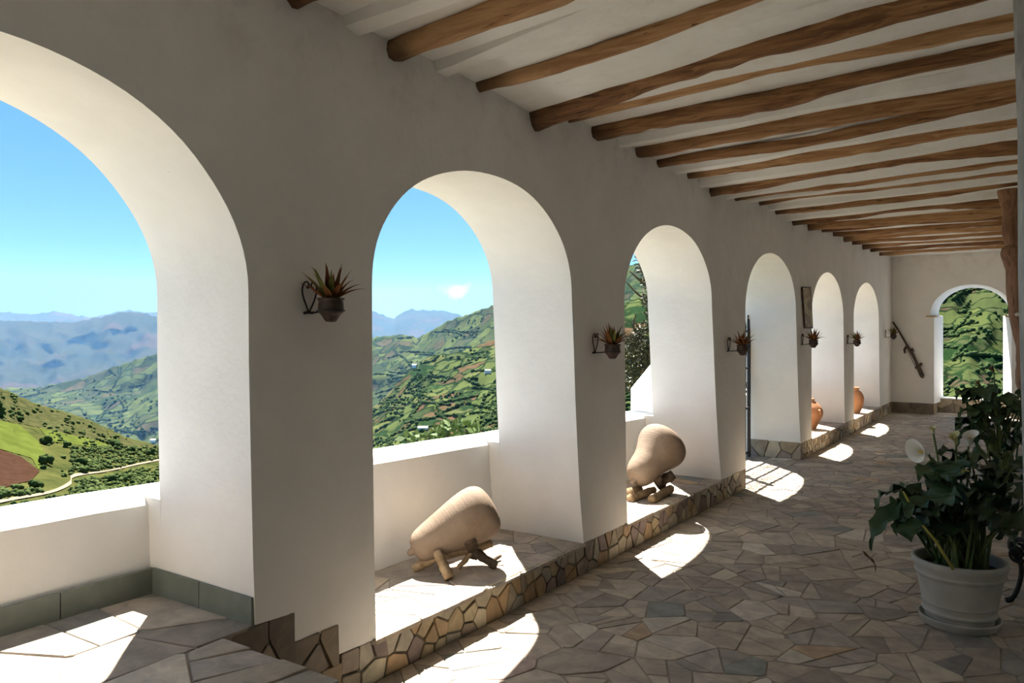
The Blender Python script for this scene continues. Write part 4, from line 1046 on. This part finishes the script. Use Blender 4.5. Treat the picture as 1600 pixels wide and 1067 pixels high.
for k in range(7):
    x = .06 + .065 * k; mesh('slat', *box_g(x - .02, x + .02, -.04, Lb + .04, SH - .004, SH + .012), M['iron'], bn)
mesh('arm_scroll', *tube_g([(.02 + .07 * math.sin(a) * (1 - a / 14), -.03, SH - .11 + .075 * math.cos(a) * (1 - a / 14)) for a in np.linspace(0, 9, 26)], .011, 6), M['iron'], bn, True)
mesh('arm_scroll', *tube_g([(.02 + .07 * math.sin(a) * (1 - a / 14), Lb + .03, SH - .11 + .075 * math.cos(a) * (1 - a / 14)) for a in np.linspace(0, 9, 26)], .011, 6), M['iron'], bn, True)
for k in range(9):
    y = Lb * k / 8; mesh('back_bar', *tube_g([(.5, y, SH), (.56, y, SH + .4)], .009, 6), M['iron'], bn, True)
mesh('back_rail', *tube_g([(.56, 0, SH + .4), (.57, Lb * .5, SH + .46), (.56, Lb, SH + .4)], .016, 8), M['iron'], bn, True)

# ------------------------------------------------------------------ planting just outside
def leaf_cloud(name, pts, size, mat, parent, asp=.45):
    V = []; Fc = []
    for i, p in enumerate(pts):
        p = Vector(p); d = Vector((rnd(-1, 1), rnd(-1, 1), rnd(-.5, 1))).normalized(); s = d.cross(Vector((rnd(-1, 1), rnd(-1, 1), rnd(-1, 1)))).normalized(); L = size * rnd(.6, 1.3); b = len(V)
        V += [p, p + d * L * .5 + s * L * asp, p + d * L, p + d * L * .5 - s * L * asp]; Fc.append([b, b + 1, b + 2, b + 3])
    o = mesh(name, V, Fc, mat, parent); return tag(o, kind='stuff')
# shrub whose tips show above the second parapet
sp_ = P(688, 712, 9.6); sb = empty('garden_shrub', (sp_.x, sp_.y, sp_.z - 1.8)); tag(sb, 'leafy green shrub poking above the parapet of the second arch', 'shrub')
tips = [(652, 690), (668, 684), (684, 680), (700, 676), (714, 672), (728, 670), (738, 680), (645, 697), (720, 684), (694, 688), (676, 692)]
pts = []
for i, (a, c) in enumerate(tips):
    e_ = P(a, c, 9.6 + rnd(-.4, .4)) - sb.location
    mesh('stem', *tube_g(smooth_prof([(rnd(-.1, .1), rnd(-.1, .1), 0), tuple(e_ * .5 + Vector((0, 0, .2))), tuple(e_)], 4), .012, 5), M['bark'], sb, True)
    for _ in range(46):
        pts.append(e_ + Vector((rnd(-.13, .13), rnd(-.13, .13), rnd(-.4, .1))))
leaf_cloud('foliage', pts, .12, M['shrub'], sb, .32)
# dark old tree beside the gate pier
tp = P(1046, 620, 19); tr = empty('garden_tree', (tp.x, tp.y, tp.z - 4.5)); tag(tr, 'dark evergreen tree with bare branches beyond the third arch', 'tree')
TL = lambda px, py, dd=0: P(px, py, 19 + dd) - tr.location
tk = [(0, 0, 0), tuple(TL(1048, 640)), tuple(TL(1038, 560)), tuple(TL(1030, 500)), tuple(TL(1012, 430)), tuple(TL(1004, 395))]
mesh('trunk', *tube_g(smooth_prof(tk, 5), [lerp(.16, .03, i / 25) for i in range(26)], 8, True, .2), M['bark'], tr, True)
br = [((1032, 520), (1005, 515), (988, 500)), ((1030, 540), (1005, 532), (990, 512), (994, 490)), ((1022, 470), (1000, 462), (978, 440)), ((1018, 455), (1002, 440), (984, 424)), ((1036, 560), (1010, 555), (985, 570)), ((1030, 505), (1014, 480), (1004, 450)), ((1028, 490), (1060, 470), (1090, 480)), ((1034, 540), (1065, 530), (1085, 560)), ((1014, 432), (1030, 420), (1050, 430)), ((1036, 575), (1008, 590), (984, 600))]
fp = []
for i, b_ in enumerate(br):
    pp = [tuple(TL(x, y, rnd(-.6, .6))) for x, y in b_]; sp2 = smooth_prof(pp, 5)
    mesh('branch', *tube_g(sp2, [lerp(.045, .012, k / (len(sp2) - 1)) for k in range(len(sp2))], 6, True, .2), M['bark'], tr, True)
cl = [(1012, 415, 14), (1020, 440, 16), (1018, 470, 14), (1022, 500, 14), (1010, 545, 18), (1000, 560, 18), (985, 575, 16), (1015, 580, 20), (990, 600, 16), (980, 545, 10), (1026, 540, 16), (1005, 405, 9), (1030, 460, 14), (1050, 470, 25), (1070, 520, 25), (1060, 570, 28), (1010, 610, 20), (1040, 420, 18), (985, 535, 10), (1000, 520, 8)]
for (x, y, r) in cl:
    for _ in range(int(r * 26)):
        a = rnd(0, 6.28); q = r * random.random() ** .5; fp.append(TL(x + q * math.cos(a), y + q * math.sin(a), rnd(-1, 1)))
leaf_cloud('foliage', fp, .13, M['pine'], tr, .16)
